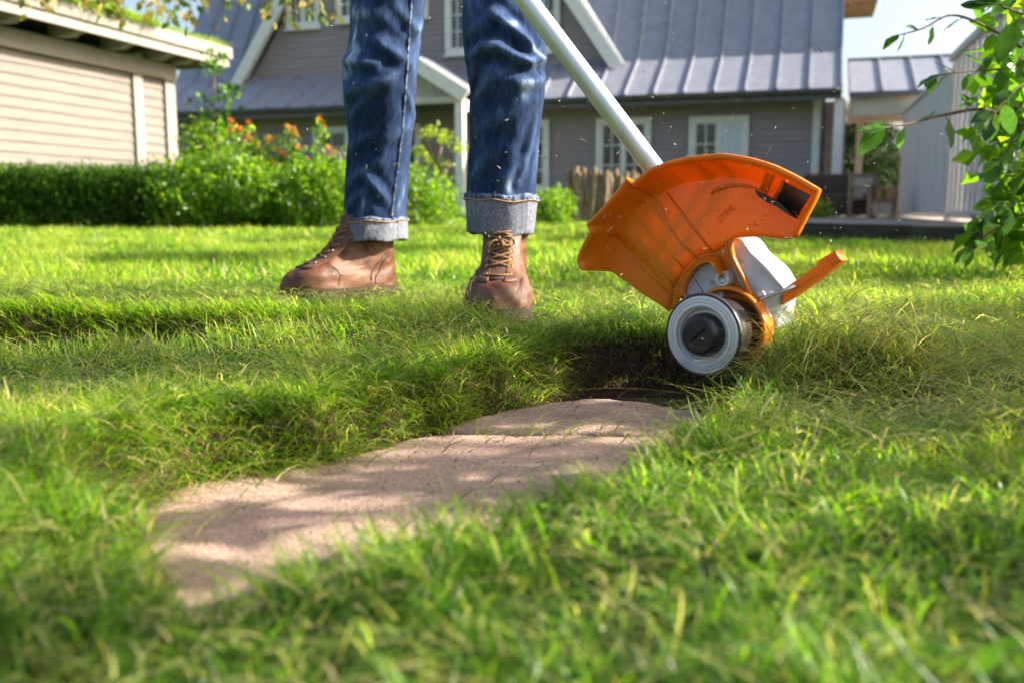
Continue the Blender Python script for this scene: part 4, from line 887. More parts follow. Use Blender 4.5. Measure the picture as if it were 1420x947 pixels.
# gable
GX0, GX1, GB, GAX = -14.04, -4.56, 3.30, -9.30; GS = 1.44; GAZ = GB+(GX1-GAX)*GS
gw = MB().prism([(GX0+.25,1.52,GB-.02),(GX1-.25,1.52,GB-.02),(GAX,1.52,GAZ-.36)], (0,4.5,0)).build('gable_wall', M['siding'], house)
z = GB+.02
while z < 7.2:
    i0, i1 = (z-GB)/GS+.27, (z+.12-GB)/GS+.27; board(gw, GX0+i0, GX1-i0, 1.515, z, .118, GX0+i1, GX1-i1); z += .118
boxp('base_trim', 'siding', gw, GX0+.2, GX1-.2, 1.44, 1.48, GB-.01, GB+.06)
gr = MB(); 
for sg in (-1, 1):
    ex_ = GX0 if sg < 0 else GX1; n_l = Vector((sg*GS, 0, 1)).normalized()
    a, b2 = Vector((ex_, 1.15, GB-.1)), Vector((GAX, 1.15, GAZ-.1)); 
    vs = [a, b2, b2+Vector((0,5.2,0)), a+Vector((0,5.2,0))]
    gr.add([v for v in vs]+[v+n_l*.09 for v in vs], [(0,3,2,1),(4,5,6,7),(0,1,5,4),(1,2,6,5),(2,3,7,6),(3,0,4,7)])
groof = gr.build('gable_roof', M['roof'], house)
for sg in (-1, 1):
    ex_ = GX0 if sg < 0 else GX1; n_l = Vector((sg*GS, 0, 1)).normalized()
    a, b2 = Vector((ex_, 1.10, GB-.1)), Vector((GAX, 1.10, GAZ-.1)); m = MB()
    vs = [a-n_l*.20+Vector((0,0,0)), b2-n_l*.20, b2+n_l*.06, a+n_l*.06]
    m.add(vs+[v+Vector((0,.045,0)) for v in vs], [(0,3,2,1),(4,5,6,7),(0,1,5,4),(1,2,6,5),(2,3,7,6),(3,0,4,7)])
    m.build('bargeboard', M['white'], groof)
    m = MB(); vs = [a+Vector((0,.05,0))-n_l*.03, b2+Vector((0,.05,0))-n_l*.03]; vs = vs+[v+Vector((0,.36,0)) for v in vs[::-1]]
    m.add(vs+[v-n_l*.02 for v in vs], [(0,3,2,1),(4,5,6,7),(0,1,5,4),(1,2,6,5),(2,3,7,6),(3,0,4,7)]).build('verge_soffit', M['white'], groof)
# windows
def window(x0, x1, z0, z1, y, sashes=2, cols=2, rws=4, parent=house, pale_pane=(), sill=True, trim=.09):
    m = MB(); t = trim
    m.box(((x0+x1)/2, y-.03, z1+t/2), (x1-x0+2*t, .07, t)); m.box(((x0+x1)/2, y-.028, z0-t/2), (x1-x0+2*t-.01, .066, t))
    m.box((x0-t/2, y-.031, (z0+z1)/2), (t, .066, z1-z0-.004)); m.box((x1+t/2, y-.031, (z0+z1)/2), (t, .066, z1-z0-.004))
    w = m.build('window', M['white'], parent, bevel=.004)
    if sill: boxp('sill', 'white', w, x0-t-.03, x1+t+.03, y-.11, y-.064, z0-t-.05, z0-t-.004)
    sw = (x1-x0)/sashes
    for s in range(sashes):
        a, b = x0+s*sw+.003, x0+(s+1)*sw-.003; k = .055; m = MB()
        for bx in (((a+b)/2, z1-k/2, b-a, k), ((a+b)/2, z0+k/2, b-a, k)): m.box((bx[0], y-.022, bx[1]), (bx[2], .04, bx[3]))
        for bx in (a+k/2, b-k/2): m.box((bx, y-.0225, (z0+z1)/2), (k, .039, z1-z0-2*k))
        iw, ih = b-a-2*k, z1-z0-2*k
        for c in range(1, cols): m.box((a+k+iw*c/cols, y-.019, (z0+z1)/2), (.024, .03, ih))
        for r in range(1, rws): m.box(((a+b)/2, y-.0195, z0+k+ih*r/rws), (iw, .029, .024))
        m.build('sash', M['white'], w)
        for c in range(cols):
            for r in range(rws):
                boxp('pane', 'pale_pane' if s in pale_pane else 'glass', w, a+k+iw*c/cols, a+k+iw*(c+1)/cols, y-.012, y-.008, z0+k+ih*r/rws, z0+k+ih*(r+1)/rws)
    return w
wy = .59
window(-2.93, -1.93, .25, 1.97, wy, pale_pane=(1,)); window(-4.85, -3.88, .25, 1.99, wy); window(-6.85, -6.05, .68, 2.0, wy, cols=1, rws=4); window(-11.5, -10.72, 1.25, 1.98, wy, sashes=1, cols=2, rws=2)
window(-9.9, -9.0, .2, 2.0, wy)
gy = 1.475
window(-12.62, -11.9, 4.55, 5.5, gy, parent=gw, rws=3); window(-11.3, -10.4, 4.62, 5.5, gy, parent=gw, rws=3); window(-10.0, -9.15, 4.62, 5.5, gy, parent=gw, rws=3)
window(-8.56, -7.75, 3.76, 5.3, gy, parent=gw, cols=2, rws=4); window(-6.85, -6.06, 3.72, 5.2, gy, parent=gw, cols=2, rws=4)
# porch with small gable
porch = empty('porch', (-8.55, -1.0, 0)); porch.parent = house; porch['label'] = 'gabled entrance porch with white posts'
pa_z, pe_z, ph = 3.32, 2.50, 1.30
m = MB()
for sg in (-1, 1):
    nl = Vector((sg*.63, 0, 1)).normalized(); a, b2 = Vector((sg*ph, .02, pe_z)), Vector((0, .02, pa_z)); vs = [a, b2, b2+Vector((0,2.2,0)), a+Vector((0,1.4,0))]
    m.add(vs+[v+nl*.06 for v in vs], [(0,3,2,1),(4,5,6,7),(0,1,5,4),(1,2,6,5),(2,3,7,6),(3,0,4,7)])
m.build('porch_roof', M['roof'], porch)
for sg in (-1, 1):
    nl = Vector((sg*.63, 0, 1)).normalized(); a, b2 = Vector((sg*(ph+.03), -.03, pe_z)), Vector((0, -.03, pa_z)); m = MB()
    vs = [a-nl*.20, b2-nl*.20, b2+nl*.07, a+nl*.07]; m.add(vs+[v+Vector((0,.045,0)) for v in vs], [(0,3,2,1),(4,5,6,7),(0,1,5,4),(1,2,6,5),(2,3,7,6),(3,0,4,7)]).build('bargeboard', M['white'], porch)
    boxp('post', 'white', porch, sg*1.1-.085, sg*1.1+.085, .10, .27, .1, 2.34)
    boxp('beam', 'cream', porch, sg*1.1-.07, sg*1.1+.07, .275, 1.60, 2.2, 2.42)
MB().prism([(-1.2,.35,2.44),(1.2,.35,2.44),(0,.35,3.2)], (0,.05,0)).build('tympanum', M['cream'], porch)
boxp('lintel', 'cream', porch, -1.18, 1.18, .12, .26, 2.343, 2.48)
boxp('floor_slab', 'terrace', porch, -1.4, 1.4, -.1, 1.55, 0, .1)
# veranda wing on the right
ver = empty('veranda', (0, .3, 0)); ver.parent = house; ver['label'] = 'open veranda wing with low zinc roof on white posts'
x = 0.02; vr = MB().add([(0,-.02,2.36),(4.6,-.02,2.36),(4.6,1.9,3.22),(0,1.9,3.22)], [(0,1,2,3)]).build('veranda_roof', M['roof'], ver, solid=.05)
while x < 4.4: panel(x, x+.575, (0,-.04,2.40), (0,1.9,3.26), parent=vr, seam=.06); x += .585
boxp('ridge_cap', 'gutter', vr, 0, 4.6, 1.86, 2.0, 3.22, 3.30)
boxp('beam', 'cream', ver, .03, 4.5, .06, .22, 1.98, 2.33); boxp('ceiling', 'cream', ver, .03, 4.5, .23, 3.2, 2.27, 2.31)
boxp('gutter', 'gutter', ver, 0, 4.6, -.10, -.03, 2.30, 2.37)
boxp('post', 'white', ver, -.25, -.07, -.1, .08, .05, 2.3); boxp('post', 'white', ver, 2.6, 2.78, .05, .22, .05, 1.98)
boxp('side_wall', 'siding', ver, -.488, -.02, .45, .55, 0, 2.3); boxp('back_post', 'cream', ver, .24, .38, 1.7, 1.84, .05, 1.98); boxp('back_post', 'cream', ver, 1.9, 2.04, 1.7, 1.84, .05, 1.98)
boxp('back_beam', 'cream', ver, .03, 4.5, 1.70, 1.84, 1.98, 2.24)
boxp('rail', 'darkwood', ver, .05, 1.9, 1.72, 1.80, .62, .70)
for i in range(9): boxp('baluster', 'darkwood', ver, .1+i*.2, .17+i*.2, 1.74, 1.78, .05, .62)
boxp('floor_slab', 'terrace', ver, -.3, 5, -.3, 3.5, -.04, .06)
# brown timber eave of the rear roof showing past the house end
rear = empty('rear_eave', (-.12, 6.0, 0)); rear.parent = house; rear['label'] = 'brown timber eave jutting past the roof end'
for i in range(5): MB().box((.38, .2+i*.36, 5.12+i*.01), (.86, .32, .05)).build('eave_board', M['darkwood'], rear)
MB().prism([(-.05,.0,5.16),(.84,.0,5.16),(1.0,.0,6.0),(-.05,.0,6.0)], (0,2,0)).build('eave_cladding', M['darkwood'], rear)
# ------------------------------------------------------------------ terrace, sleeper, garden furniture
tpoly = [(1.95,7.35),(2.75,4.95),(9,2.5),(14,10),(10.5,20.5),(5.2,19.3),(4.2,14.2),(3.2,11)]
t = MB().prism([(x, y, -.05) for x, y in tpoly], (0, 0, .115)).build('terrace', M['terrace']); tag(t, 'low stone terrace in front of the veranda', None, None, 'structure')
def bar(name, a, b, wd, z0, z1, mat, label, cat, group=None, bevel=.01):
    a, b = Vector((*a, 0)), Vector((*b, 0)); d = b-a; o = MB().box((d.length/2, 0, (z0+z1)/2), (d.length, wd, z1-z0)).build(name, M[mat], bevel=bevel)
    o.location = a; o.rotation_euler = (0, 0, math.atan2(d.y, d.x)); return tag(o, label, cat, group)
bar('timber_edging', (1.86,7.45), (2.70,4.86), .12, -.03, .115, 'sleeper', 'dark weathered timber edging along the terrace, left of the leafy shrub', 'edging')
bar('timber_edging', (1.86,7.56), (5.0,19.), .12, -.03, .10, 'sleeper', 'dark timber edging running back along the terrace toward the house', 'edging')
def garden_chair(loc, rz):
    c = empty('garden_chair', loc, rz, 'wooden garden armchair with pale slatted back on the veranda terrace', 'chair')
    for sx in (-.3, .3):
        boxp('leg', 'chairwood', c, sx-.035, sx+.035, -.32, -.25, 0, .62, .004); boxp('leg', 'chairwood', c, sx-.035, sx+.035, .25, .32, 0, .88, .004)
        boxp('armrest', 'chairwood', c, sx-.045, sx+.045, -.36, .25, .62, .655, .004)
    for i in range(6): boxp('back_slat', 'cream', c, -.25+i*.085, -.19+i*.085, .265, .29, .42, .82, .002)
    boxp('back_rail', 'chairwood', c, -.265, .265, .26, .30, .82, .89, .003); boxp('back_rail', 'chairwood', c, -.265, .265, .26, .30, .36, .42, .003)
    for i in range(6): boxp('seat_slat', 'chairwood', c, -.265, .265, -.30+i*.095, -.225+i*.095, .38, .40, .002)
    boxp('front_rail', 'chairwood', c, -.265, .265, -.31, -.27, .30, .37, .003)
    for i in range(5): boxp('front_slat', 'cream', c, -.22+i*.095, -.15+i*.095, -.305, -.285, .06, .30, .002)
    c.scale = (.8, .8, .8)
    return c
p = at(1207, 306, 15.3); garden_chair((p.x, p.y, .066), R(20))
p = at(1168, 306, 15.9)
ws = empty('wicker_sofa', (p.x, p.y, .066), R(-12), 'dark brown wicker sofa beside the white veranda post', 'sofa')
boxp('base', 'wicker', ws, -.62, .32, -.35, .35, .04, .40, .03); boxp('back', 'wicker', ws, -.62, .32, .24, .36, .404, .74, .03); boxp('armrest', 'wicker', ws, .324, .42, -.35, .36, .04, .56, .03)
boxp('armrest', 'wicker', ws, -.76, -.624, -.35, .36, .04, .62, .03)
# grey-white board screen on the right
A0, A1 = Vector((7.34, 18.0, .0)), Vector((3.6, 5.6, .0)); D = (A1-A0); DL = D.length; D.normalize()
scr_ = empty('garden_screen', tuple(A0), math.atan2(D.y, D.x), 'tall pale board screen with white posts at the right edge of the terrace', 'screen')
x = 0; k = 0
posts_x = [-.03, 5.72, 8.55, 11.9]
while x < DL-.2:
    wd = 1.385 if x < 5.4 else .178
    if x < 5.55: hh = 1.92+.012*((k*7) % 3)
    else: hh = 2.02+.015*((k*5) % 3)
    off = 0.0 if x < 5.5 else .03*((k % 2))
    MB().box((x+wd/2, off-.0, (hh+.12)/2+.03), (wd-.008, .024, hh-.12)).build('board', M['screen'], scr_, bevel=.003); x += wd; k += 1
for q in posts_x: boxp('post', 'white', scr_, q-.085, q+.085, .03, .20, 0, 2.05, .006)
boxp('cap_rail', 'screen', scr_, -.1, 5.6, -.05, .05, 1.965, 2.02); boxp('cap_rail', 'screen', scr_, 5.85, DL, -.05, .08, 2.075, 2.16)
boxp('base_rail', 'screen', scr_, -.1, DL, .045, .075, .10, .20)
# ------------------------------------------------------------------ garden shed on the left
SRZ = math.atan2(.9578, .2873)
shed = empty('garden_shed', (-5.812, 11.0, 0), SRZ, 'beige board shed with overgrown green roof behind the hedge', 'shed')
# local: x along the long wall away from the camera, -y outwards to the lawn
sw = boxp('wall', 'shed_board', shed, -3.2, 3.08, .02, 3.4, 0, 2.2)
z = .1; k = 0
while z < 2.02:
    for (a, b) in ((-3.2, 2.20), (2.38, 2.88)): board(sw, a, b, .018, z, .128, mat='shed_board')
    z += .128
for q0, q1 in ((2.20, 2.38), (2.88, 3.10), (-.9, -.72)): boxp('post', 'shed_trim', shed, q0, q1, -.055, .04, 0, 2.035, .006)
boxp('top_beam', 'shed_trim', shed, -3.3, 3.12, -.075, .05, 2.037, 2.26, .008)
boxp('top_beam', 'shed_trim', shed, 3.0, 3.12, .052, 3.4, 2.037, 2.26, .008)
boxp('fascia', 'shed_trim', shed, -3.5, 3.72, -.56, -.515, 2.30, 2.44, .006); boxp('fascia', 'shed_trim', shed, -3.5, 3.76, -.60, -.562, 2.42, 2.585, .006)
boxp('end_fascia', 'shed_trim', shed, 3.70, 3.745, -.513, 3.8, 2.30, 2.44, .006); boxp('end_fascia', 'shed_trim', shed, 3.745, 3.785, -.56, 3.8, 2.42, 2.585, .006)
boxp('roof_deck', 'shed_trim', shed, -3.5, 3.69, -.51, 3.8, 2.44, 2.50)
for q in (-2.4, -1.2, -.1, .82, 1.72, 2.55, 3.05):
    MB().prism([(q-.07,-.49,2.435),(q-.07,.0,2.435),(q-.07,.0,2.265),(q-.07,-.30,2.265),(q-.07,-.36,2.30),(q-.07,-.43,2.31),(q-.07,-.49,2.37)], (.14,0,0)).build('rafter_end', M['shed_trim'], shed, bevel=.004)
turf = MB(); rows = []
for xx in np.linspace(-3.45, 3.68, 40): rows.append([Vector((xx, yy, 2.56+.05*math.sin(xx*3)*math.sin(yy*2)+(.06 if 0 < j < 7 else 0)-(.03 if j in (0, 8) else 0))) for j, yy in enumerate(np.linspace(-.54, 3.7, 9))])
turf.quadgrid(rows).build('roof_turf', M['soil'], shed, smooth=True)
BL = Blades(); n = 20000; x = rng.uniform(-1.0, 3.68, n); y = rng.uniform(0, 1, n)**2*2.2-.55; gzs = gz; gz = lambda a, b: np.zeros(np.shape(a))
tt = np.clip((2.6-x)/3.0, .12, 1)
BL.add(x, y, np.full(n, 2.56), rng.uniform(.08, .34, n)*(.45+tt), rng.uniform(.009, .018, n), rng.uniform(0, 6.28, n), rng.uniform(.3, 1.5, n), rng.uniform(0, .5, n), pick(n, lime=3, yell=3, mid=2, straw=.6), 2)
n = 2200; x = rng.uniform(-3.4, 2.0, n)
BL.add(x, rng.uniform(-.66, -.5, n), rng.uniform(2.55, 2.62, n), rng.uniform(.08, .26, n), rng.uniform(.010, .018, n), rng.normal(-1.57, .6, n), rng.uniform(.6, 1.5, n), rng.uniform(.4, 1.1, n), pick(n, lime=3, yell=2, mid=2), 3)
gz = gzs
o = BL.build('roof_plants', M['leaf'], shed); o['kind'] = 'stuff'

# ------------------------------------------------------------------ leaves and shrubs
def leaves(n, pos, size, name, mat, parent=None, col=None, nrm=None, aspect=.55, jitter=1.0):
    """folded pointed leaves: pos (n,3)"""
    d = rng.normal(0, 1, (n, 3)); d[:, 2] -= .35
    if nrm is not None: d = d*jitter+nrm*.3
    d /= np.linalg.norm(d, axis=1)[:, None]
    q = rng.normal(0, 1, (n, 3)); q[:, 2] += .8; s = np.cross(d, q); s /= np.linalg.norm(s, axis=1)[:, None]; u = np.cross(s, d)
    l = (size*rng.uniform(.6, 1.35, n))[:, None]; w = l*aspect*.5
    V = np.zeros((n, 6, 3))
    V[:, 0] = pos; V[:, 1] = pos+d*l*.45-s*w+u*l*.10; V[:, 2] = pos+d*l*.45+s*w+u*l*.10; V[:, 3] = pos+d*l-u*l*.12; V[:, 4] = pos+d*l*.5; V[:, 5] = pos+d*l*.02
    b = np.arange(n)[:, None]*6
    return fastmesh(name, V.reshape(-1, 3), [b+np.array([0, 4, 3, 1]), b+np.array([0, 2, 3, 4])], mat, parent, np.repeat(np.clip(col, .004, .7), 6, 0), smooth=False)
def shell_pts(n, lo, hi, depth=.14, bulge=.05, seed=1, top_bias=1.0):
    lo, hi = np.array(lo), np.array(hi); s = hi-lo; wv = Waves(seed, .5); P = []
    area = np.array([s[1]*s[2], s[1]*s[2], s[0]*s[2]*1.6, s[0]*s[2]*.5, s[0]*s[1]*top_bias]); area /= area.sum()
    f = rng.choice(5, n, p=area); u = rng.random((n, 3)); dd = np.abs(rng.normal(0, depth, n))
    p = lo+u*s
    p[f == 0, 0] = lo[0]+dd[f == 0]; p[f == 1, 0] = hi[0]-dd[f == 1]; p[f == 2, 1] = lo[1]+dd[f == 2]; p[f == 3, 1] = hi[1]-dd[f == 3]; p[f == 4, 2] = hi[2]-dd[f == 4]
    b = bulge*wv(p[:, 0]+p[:, 2]*.7, p[:, 1]+p[:, 2]); p[:, 1] -= b*(f == 2); p[:, 2] += b*(f == 4)*.8
    return p
def ball(name, c, r, n, size, label, cat, pal, seed, squash=1.0, mat='leaf', stems=6, group=None, hollow=.55):
    h = empty(name, (c[0], c[1], 0), 0, label, cat, group)
    d = rng.normal(0, 1, (n, 3)); d /= np.linalg.norm(d, axis=1)[:, None]; wv = Waves(seed, 1.4)
    rr = (hollow+(1-hollow)*rng.random(n)**.5)*(1+.38*wv(d[:, 0]*2+d[:, 2], d[:, 1]*2+d[:, 2]*1.5))
    p = d*rr[:, None]*np.array(r); p[:, 2] += c[2]; k = p[:, 2] > .03; p = p[k]; n = len(p)
    o = leaves(n, p, size, 'foliage', M[mat], h, pick(n, **pal)); o['kind'] = 'stuff'
    m = MB()
    for i in range(stems):
        a = random.uniform(0, 6.28); e = Vector((math.cos(a)*r[0]*.6, math.sin(a)*r[1]*.6, c[2]+random.uniform(0, r[2]*.6)))
        m.tube([Vector((math.cos(a)*.03, math.sin(a)*.03, 0)), e*.5+Vector((0,0,.03)), e], [.014, .010, .004], 5)
    m.build('stems', M['bark'], h); return h
def hedge(name, lo, hi, n, size, label, cat, pal, seed, core=True, mat='hedge', group=None):
    lo, hi = np.array(lo, float), np.array(hi, float); base = np.array([(lo[0]+hi[0])/2, (lo[1]+hi[1])/2, 0])
    h = empty(name, tuple(base), 0, label, cat, group)
    p = shell_pts(n, lo, hi, seed=seed)
    o = leaves(n, p-base, size, 'foliage', M[mat], h, pick(n, **pal)); o['kind'] = 'stuff'
    m = MB(); 
    for i in range(int((hi[0]-lo[0])/.22)+1):
        x = lo[0]+.1+i*.22+random.uniform(-.05, .05); y = (lo[1]+hi[1])/2+random.uniform(-.15, .15)
        pts = [Vector((x-base[0], y-base[1], 0)), Vector((x-base[0]+random.uniform(-.06,.06), y-base[1], hi[2]*.5)), Vector((x-base[0]+random.uniform(-.12,.12), y-base[1]+random.uniform(-.1,.1), hi[2]*.9))]
        m.tube(pts, [.018, .012, .005], 5)
    m.build('stems', M['bark'], h)
    # leaves deeper inside so that no light comes straight through
    k = int(n*.6); q = lo+.08+rng.random((k, 3))*(hi-lo-.16); q[:, 2] = rng.uniform(.02, hi[2]-.06, k)
    o = leaves(k, q-base, size*2.6, 'inner_foliage', M[mat], h, pick(k, **pal)); o['kind'] = 'stuff'
    return h
hedge('box_hedge', (-8.6,10.25,0.02), (-3.45,11.0,.70), 34000, .030, 'clipped dark green box hedge in front of the shed', 'hedge', dict(green=2.5, deep=6, mid=1), 81)
hedge('box_hedge', (-3.5,10.35,0.02), (-1.2,11.0,.72), 15000, .034, 'bright clipped hedge between the shed and the left leg', 'hedge', dict(green=2, mid=3, lime=2.4), 82)
ball('leafy_shrub', (-1.12,11.0,.30), (.42,.3,.36), 3600, .05, 'bright bush with upright leaves seen just right of the left leg', 'shrub', dict(mid=3, lime=2.5, green=1.5), 83)
hedge('box_hedge', (-.55,14.2,0.02), (1.0,14.9,.42), 6000, .040, 'low green hedge behind the right leg below the porch', 'hedge', dict(green=3, mid=3, lime=1), 84)
hedge('box_hedge', (.2,16.6,0.02), (3.0,17.4,.52), 8000, .045, 'dark hedge strip under the house wall behind the stake fence', 'hedge', dict(green=3, deep=3), 85)
ball('leafy_shrub', (-3.0,9.95,.38), (.72,.36,.42), 7000, .055, 'bright leafy shrub in front of the hedge below the orange flowers', 'shrub', dict(mid=3, lime=1.6, green=3), 91)
ball('leafy_shrub', (-1.98,10.05,.34), (.48,.32,.40), 4200, .055, 'lighter sprawling shrub beside the left leg', 'shrub', dict(mid=3, lime=2, green=2), 92)
ball('leafy_shrub', (.52,12.6,.24), (.32,.28,.24), 2400, .05, 'round bright green bush between the right leg and the stake fence', 'shrub', dict(mid=3, lime=3, green=2), 93)
ball('leafy_shrub', (-1.0,12.9,.28), (.30,.26,.28), 2000, .05, 'small round green bush under the gnarled little tree', 'shrub', dict(mid=3, lime=2, green=2), 94)
ball('leafy_shrub', (-4.1,12.9,.95), (.30,.30,.40), 2000, .07, 'green bush standing at the far corner of the shed', 'shrub', dict(mid=3, green=3, lime=2), 95)
ball('leafy_shrub', (4.95,15.6,.18), (.28,.28,.22), 900, .06, 'small yellowish plant at the foot of the veranda post', 'plant', dict(yell=3, lime=3), 96)
# flowering plants above the hedge
M['flower'] = leafmat('flower', .6, .35, .2, 1.0)
flowers = [(322,168),(337,190),(345,170),(352,200),(331,178),(360,205),(318,182),(371,196),(385,208),(404,178),(398,175),(409,186),(382,225),(415,205),(392,213),(443,165),(448,175),(455,208),(462,214),(350,214),(430,222),(376,190),(345,190)]
fp = empty('flowering_shrub', (-2.75, 10.6, 0), 0, 'tall shrub with small orange flower clusters rising above the hedge', 'shrub')
stm = MB(); lp = []
for (px, py) in flowers:
    p = at(px, py, 10.5+random.uniform(-.1, .25)); b = Vector((p.x*.9-.27+random.uniform(-.08,.08), 10.6, .35)); mid = b.lerp(p, .55)+Vector((random.uniform(-.05,.05), 0, .06))
    stm.tube([b-fp.location, mid-fp.location, p-fp.location], [.010, .007, .004], 5)
    for q in np.linspace(.25, .97, 60): lp.append(b*(1-q)**2+mid*2*q*(1-q)+p*q*q+Vector((random.gauss(0,.035), random.gauss(0,.035), random.gauss(0,.03))))
    n = 15; c = np.array(p-fp.location)+rng.normal(0, .016, (n, 3))
    cols = np.array([(.75,.16,.02),(.8,.28,.03),(.72,.10,.04),(.8,.42,.05)])[rng.choice(4, n, p=[.4,.3,.15,.15])]
    leaves(n, c, .032, 'flower', M['flower'], fp, cols, aspect=.9)['kind'] = 'stuff'
stm.build('stems', M['twig'], fp)
lp = np.array([tuple(v-fp.location) for v in lp]); n = len(lp)
o = leaves(n, lp, .062, 'foliage', M['leaf'], fp, pick(n, mid=3, green=3, lime=2)); o['kind'] = 'stuff'
# violet flowers near the window behind the left leg
vf = empty('flowering_plant', (-2.05, 11.2, 0), 0, 'small violet flowering plant at the hedge top beside the left leg', 'plant'); n = 70
c = np.array(at(458, 214, 11.2))-np.array(vf.location)+rng.normal(0, 1, (n, 3))*np.array([.10,.08,.035])
leaves(n, c, .045, 'flower', M['flower'], vf, np.tile(np.array((.28,.13,.42)), (n, 1))*rng.uniform(.6, 1.2, (n, 1)), aspect=.8)['kind'] = 'stuff'
MB().tube([(0,0,0),(.02,0,.45),(0,0,.78)], [.012,.01,.005], 5).build('stems', M['twig'], vf)

def tree(name, base, limbs, leafclouds, label, cat, pal, size, mat='leaf', group=None, bark='bark', aspect=.55):
    """limbs: lists of points + radii relative to base; leafclouds: (centre, radii, n)"""
    t = empty(name, base, 0, label, cat, group)
    m = MB()
    for pts, r in limbs: m.tube([Vector(p) for p in pts], r, 9)
    m.build('trunk', M[bark], t, smooth=True)
    P = []
    for c, r, n in leafclouds:
        d = rng.normal(0, 1, (n, 3)); d /= np.linalg.norm(d, axis=1)[:, None]; rr = rng.random(n)**.45
        P.append(np.array(c)+d*rr[:, None]*np.array(r))
    P = np.concatenate(P); n = len(P)
    o = leaves(n, P, size, 'crown', M[mat], t, pick(n, **pal), aspect=aspect); o['kind'] = 'stuff'
    return t
b = at(612, 283, 12.3); b.z = 0
tree('gnarled_tree', tuple(b), [([(0,0,0),(-.03,0,.25),(-.14,.02,.42),(-.24,0,.62),(-.28,.04,.85)], [.05,.045,.036,.026,.014]), ([(-.03,0,.25),(.0,.02,.50),(-.04,0,.80),(.02,.03,1.05)], [.032,.026,.018,.01]), ([(-.14,.02,.42),(-.03,-.03,.62),(.10,0,.78),(.18,.0,.98)], [.024,.02,.015,.008]), ([(-.04,0,.80),(-.16,.05,1.0),(-.12,.02,1.18)], [.015,.012,.006])],
     [((-.30,0,.95),(.13,.14,.10),70), ((-.12,.05,1.2),(.16,.15,.10),90), ((.05,0,1.12),(.13,.13,.11),80), ((.24,0,1.0),(.12,.12,.10),60), ((-.16,0,.84),(.12,.14,.06),40), ((.05,.05,.80),(.16,.1,.08),45), ((-.34,0,.75),(.1,.1,.07),30)],
     'small gnarled tree with yellow-green leaves seen between the legs', 'tree', dict(yell=4, lime=3, mid=1), .055)
b = at(300, 300, 9.3); b.z = 0
tree('young_tree', (b.x*11.3/9.3, 11.4, 0), [([(0,0,0),(.02,0,.8),(.0,0,1.5),(.05,0,2.0)], [.02,.016,.011,.005]), ([(.0,0,1.2),(.12,0,1.45),(.22,0,1.6)], [.008,.006,.003]), ([(.01,0,1.0),(-.14,0,1.25),(-.2,0,1.45)], [.008,.006,.003])],
     [((.04,0,1.95),(.20,.2,.18),55), ((.20,0,1.6),(.17,.15,.16),40), ((-.16,0,1.42),(.17,.15,.18),36), ((.05,0,1.35),(.24,.15,.22),34), ((.1,0,1.1),(.2,.15,.15),18)],
     'thin young tree with dark round leaves before the house roof, right of the shed', 'tree', dict(green=3, deep=3, mid=1), .075, bark='twig', aspect=.8)
# dark conifers seen through the veranda
for i, (x, y, h, r, lab) in enumerate(((6.9,27,6.6,2.0,'dark conifer beyond the veranda, left of the back post'),(9.6,26,6.0,2.2,'dark conifer beyond the veranda, right of the back post'),(12.6,27,5.2,2.3,'dark conifer behind the pale screen'))):
    h = h*.46
    t = empty('conifer', (x, y, 0), 0, lab, 'tree', 'conifers behind the veranda'); MB().tube([(0,0,0),(0,0,h*.6),(0,0,h*.97)], [.16,.1,.02], 8).build('trunk', M['bark'], t)
    n = 17000; zz = h*rng.random(n)**1.2; rad = r*(1-zz/h)**.7*np.sqrt(rng.random(n))*(1+.2*np.sin(zz*9)); a = rng.uniform(0, 6.28, n)
    o = leaves(n, np.stack([rad*np.cos(a), rad*np.sin(a), zz+.1], 1), .12, 'crown', M['conifer'], t, pick(n, deep=4, green=1)*.55, aspect=.4); o['kind'] = 'stuff'
# rustic stake fence
fx = np.linspace(786, 884, 17); fence = empty('stake_fence', tuple(Vector((at(786,300,14).x, 14.0, 0))), 0, 'rustic fence of rough split stakes in front of the house window', 'fence')
tops = [236,238,232,240,234,239,233,238,243,236,241,235,245,239,243,238,242]
for i, px in enumerate(fx):
    yy = 14.0+.05*math.sin(i*1.9)+(.25*((i-8)/8)**2 if i > 8 else 0); p = at(px, tops[i], yy); m = MB(); r = .034+.012*random.random()
    zz = np.linspace(-.03, p.z, 7); pts = [Vector((p.x+random.gauss(0,.008)+.02*math.sin(i+q*2), yy+random.gauss(0,.006), q))-fence.location for q in zz]
    m.tube(pts, [r*random.uniform(.85,1.15) for _ in zz], 7).build('stake', M['stake'], fence)
MB().tube([at(784, 285, 14.06)-fence.location, at(835, 284, 14.07)-fence.location, at(886, 286, 14.3)-fence.location], .016, 6).build('rail', M['stake'], fence)

# ------------------------------------------------------------------ leafy branches of the shrub at the right
LEAFME = []
for v in range(4):
    n = 7; cu_ = .10+.05*v; m = MB(); rows = []
    for i in range(n):
        t = i/(n-1); w = .34*math.sin(math.pi*min(1, t*.93+.05))**.8*(1-.35*t)*(1 if i < n-1 else .05); z0 = -cu_*t*t+.02*math.sin(t*9+v)
        rows.append([Vector((t, -w, z0+.12*w+.02*math.sin(t*14))), Vector((t, -w*.5, z0+.03)), Vector((t, 0, z0)), Vector((t, w*.5, z0+.03)), Vector((t, w, z0+.12*w+.02*math.cos(t*14)))])
    m.quadgrid(rows); me = bpy.data.meshes.new('leaf'); me.from_pydata([tuple(x) for x in m.v], [], m.f); me.polygons.foreach_set('use_smooth', [True]*len(me.polygons)); LEAFME.append(me)
def leafvar(name, c):
    return pmat(name, tuple(np.array(c)*.85), tuple(np.array(c)*1.15), 6, .38, .15, 30, .4, translucent=.5)
LM = [leafvar('leaf_green', (.075,.19,.02)), leafvar('leaf_bright', (.12,.27,.025)), leafvar('leaf_deep', (.05,.13,.018))]
LMESH = []
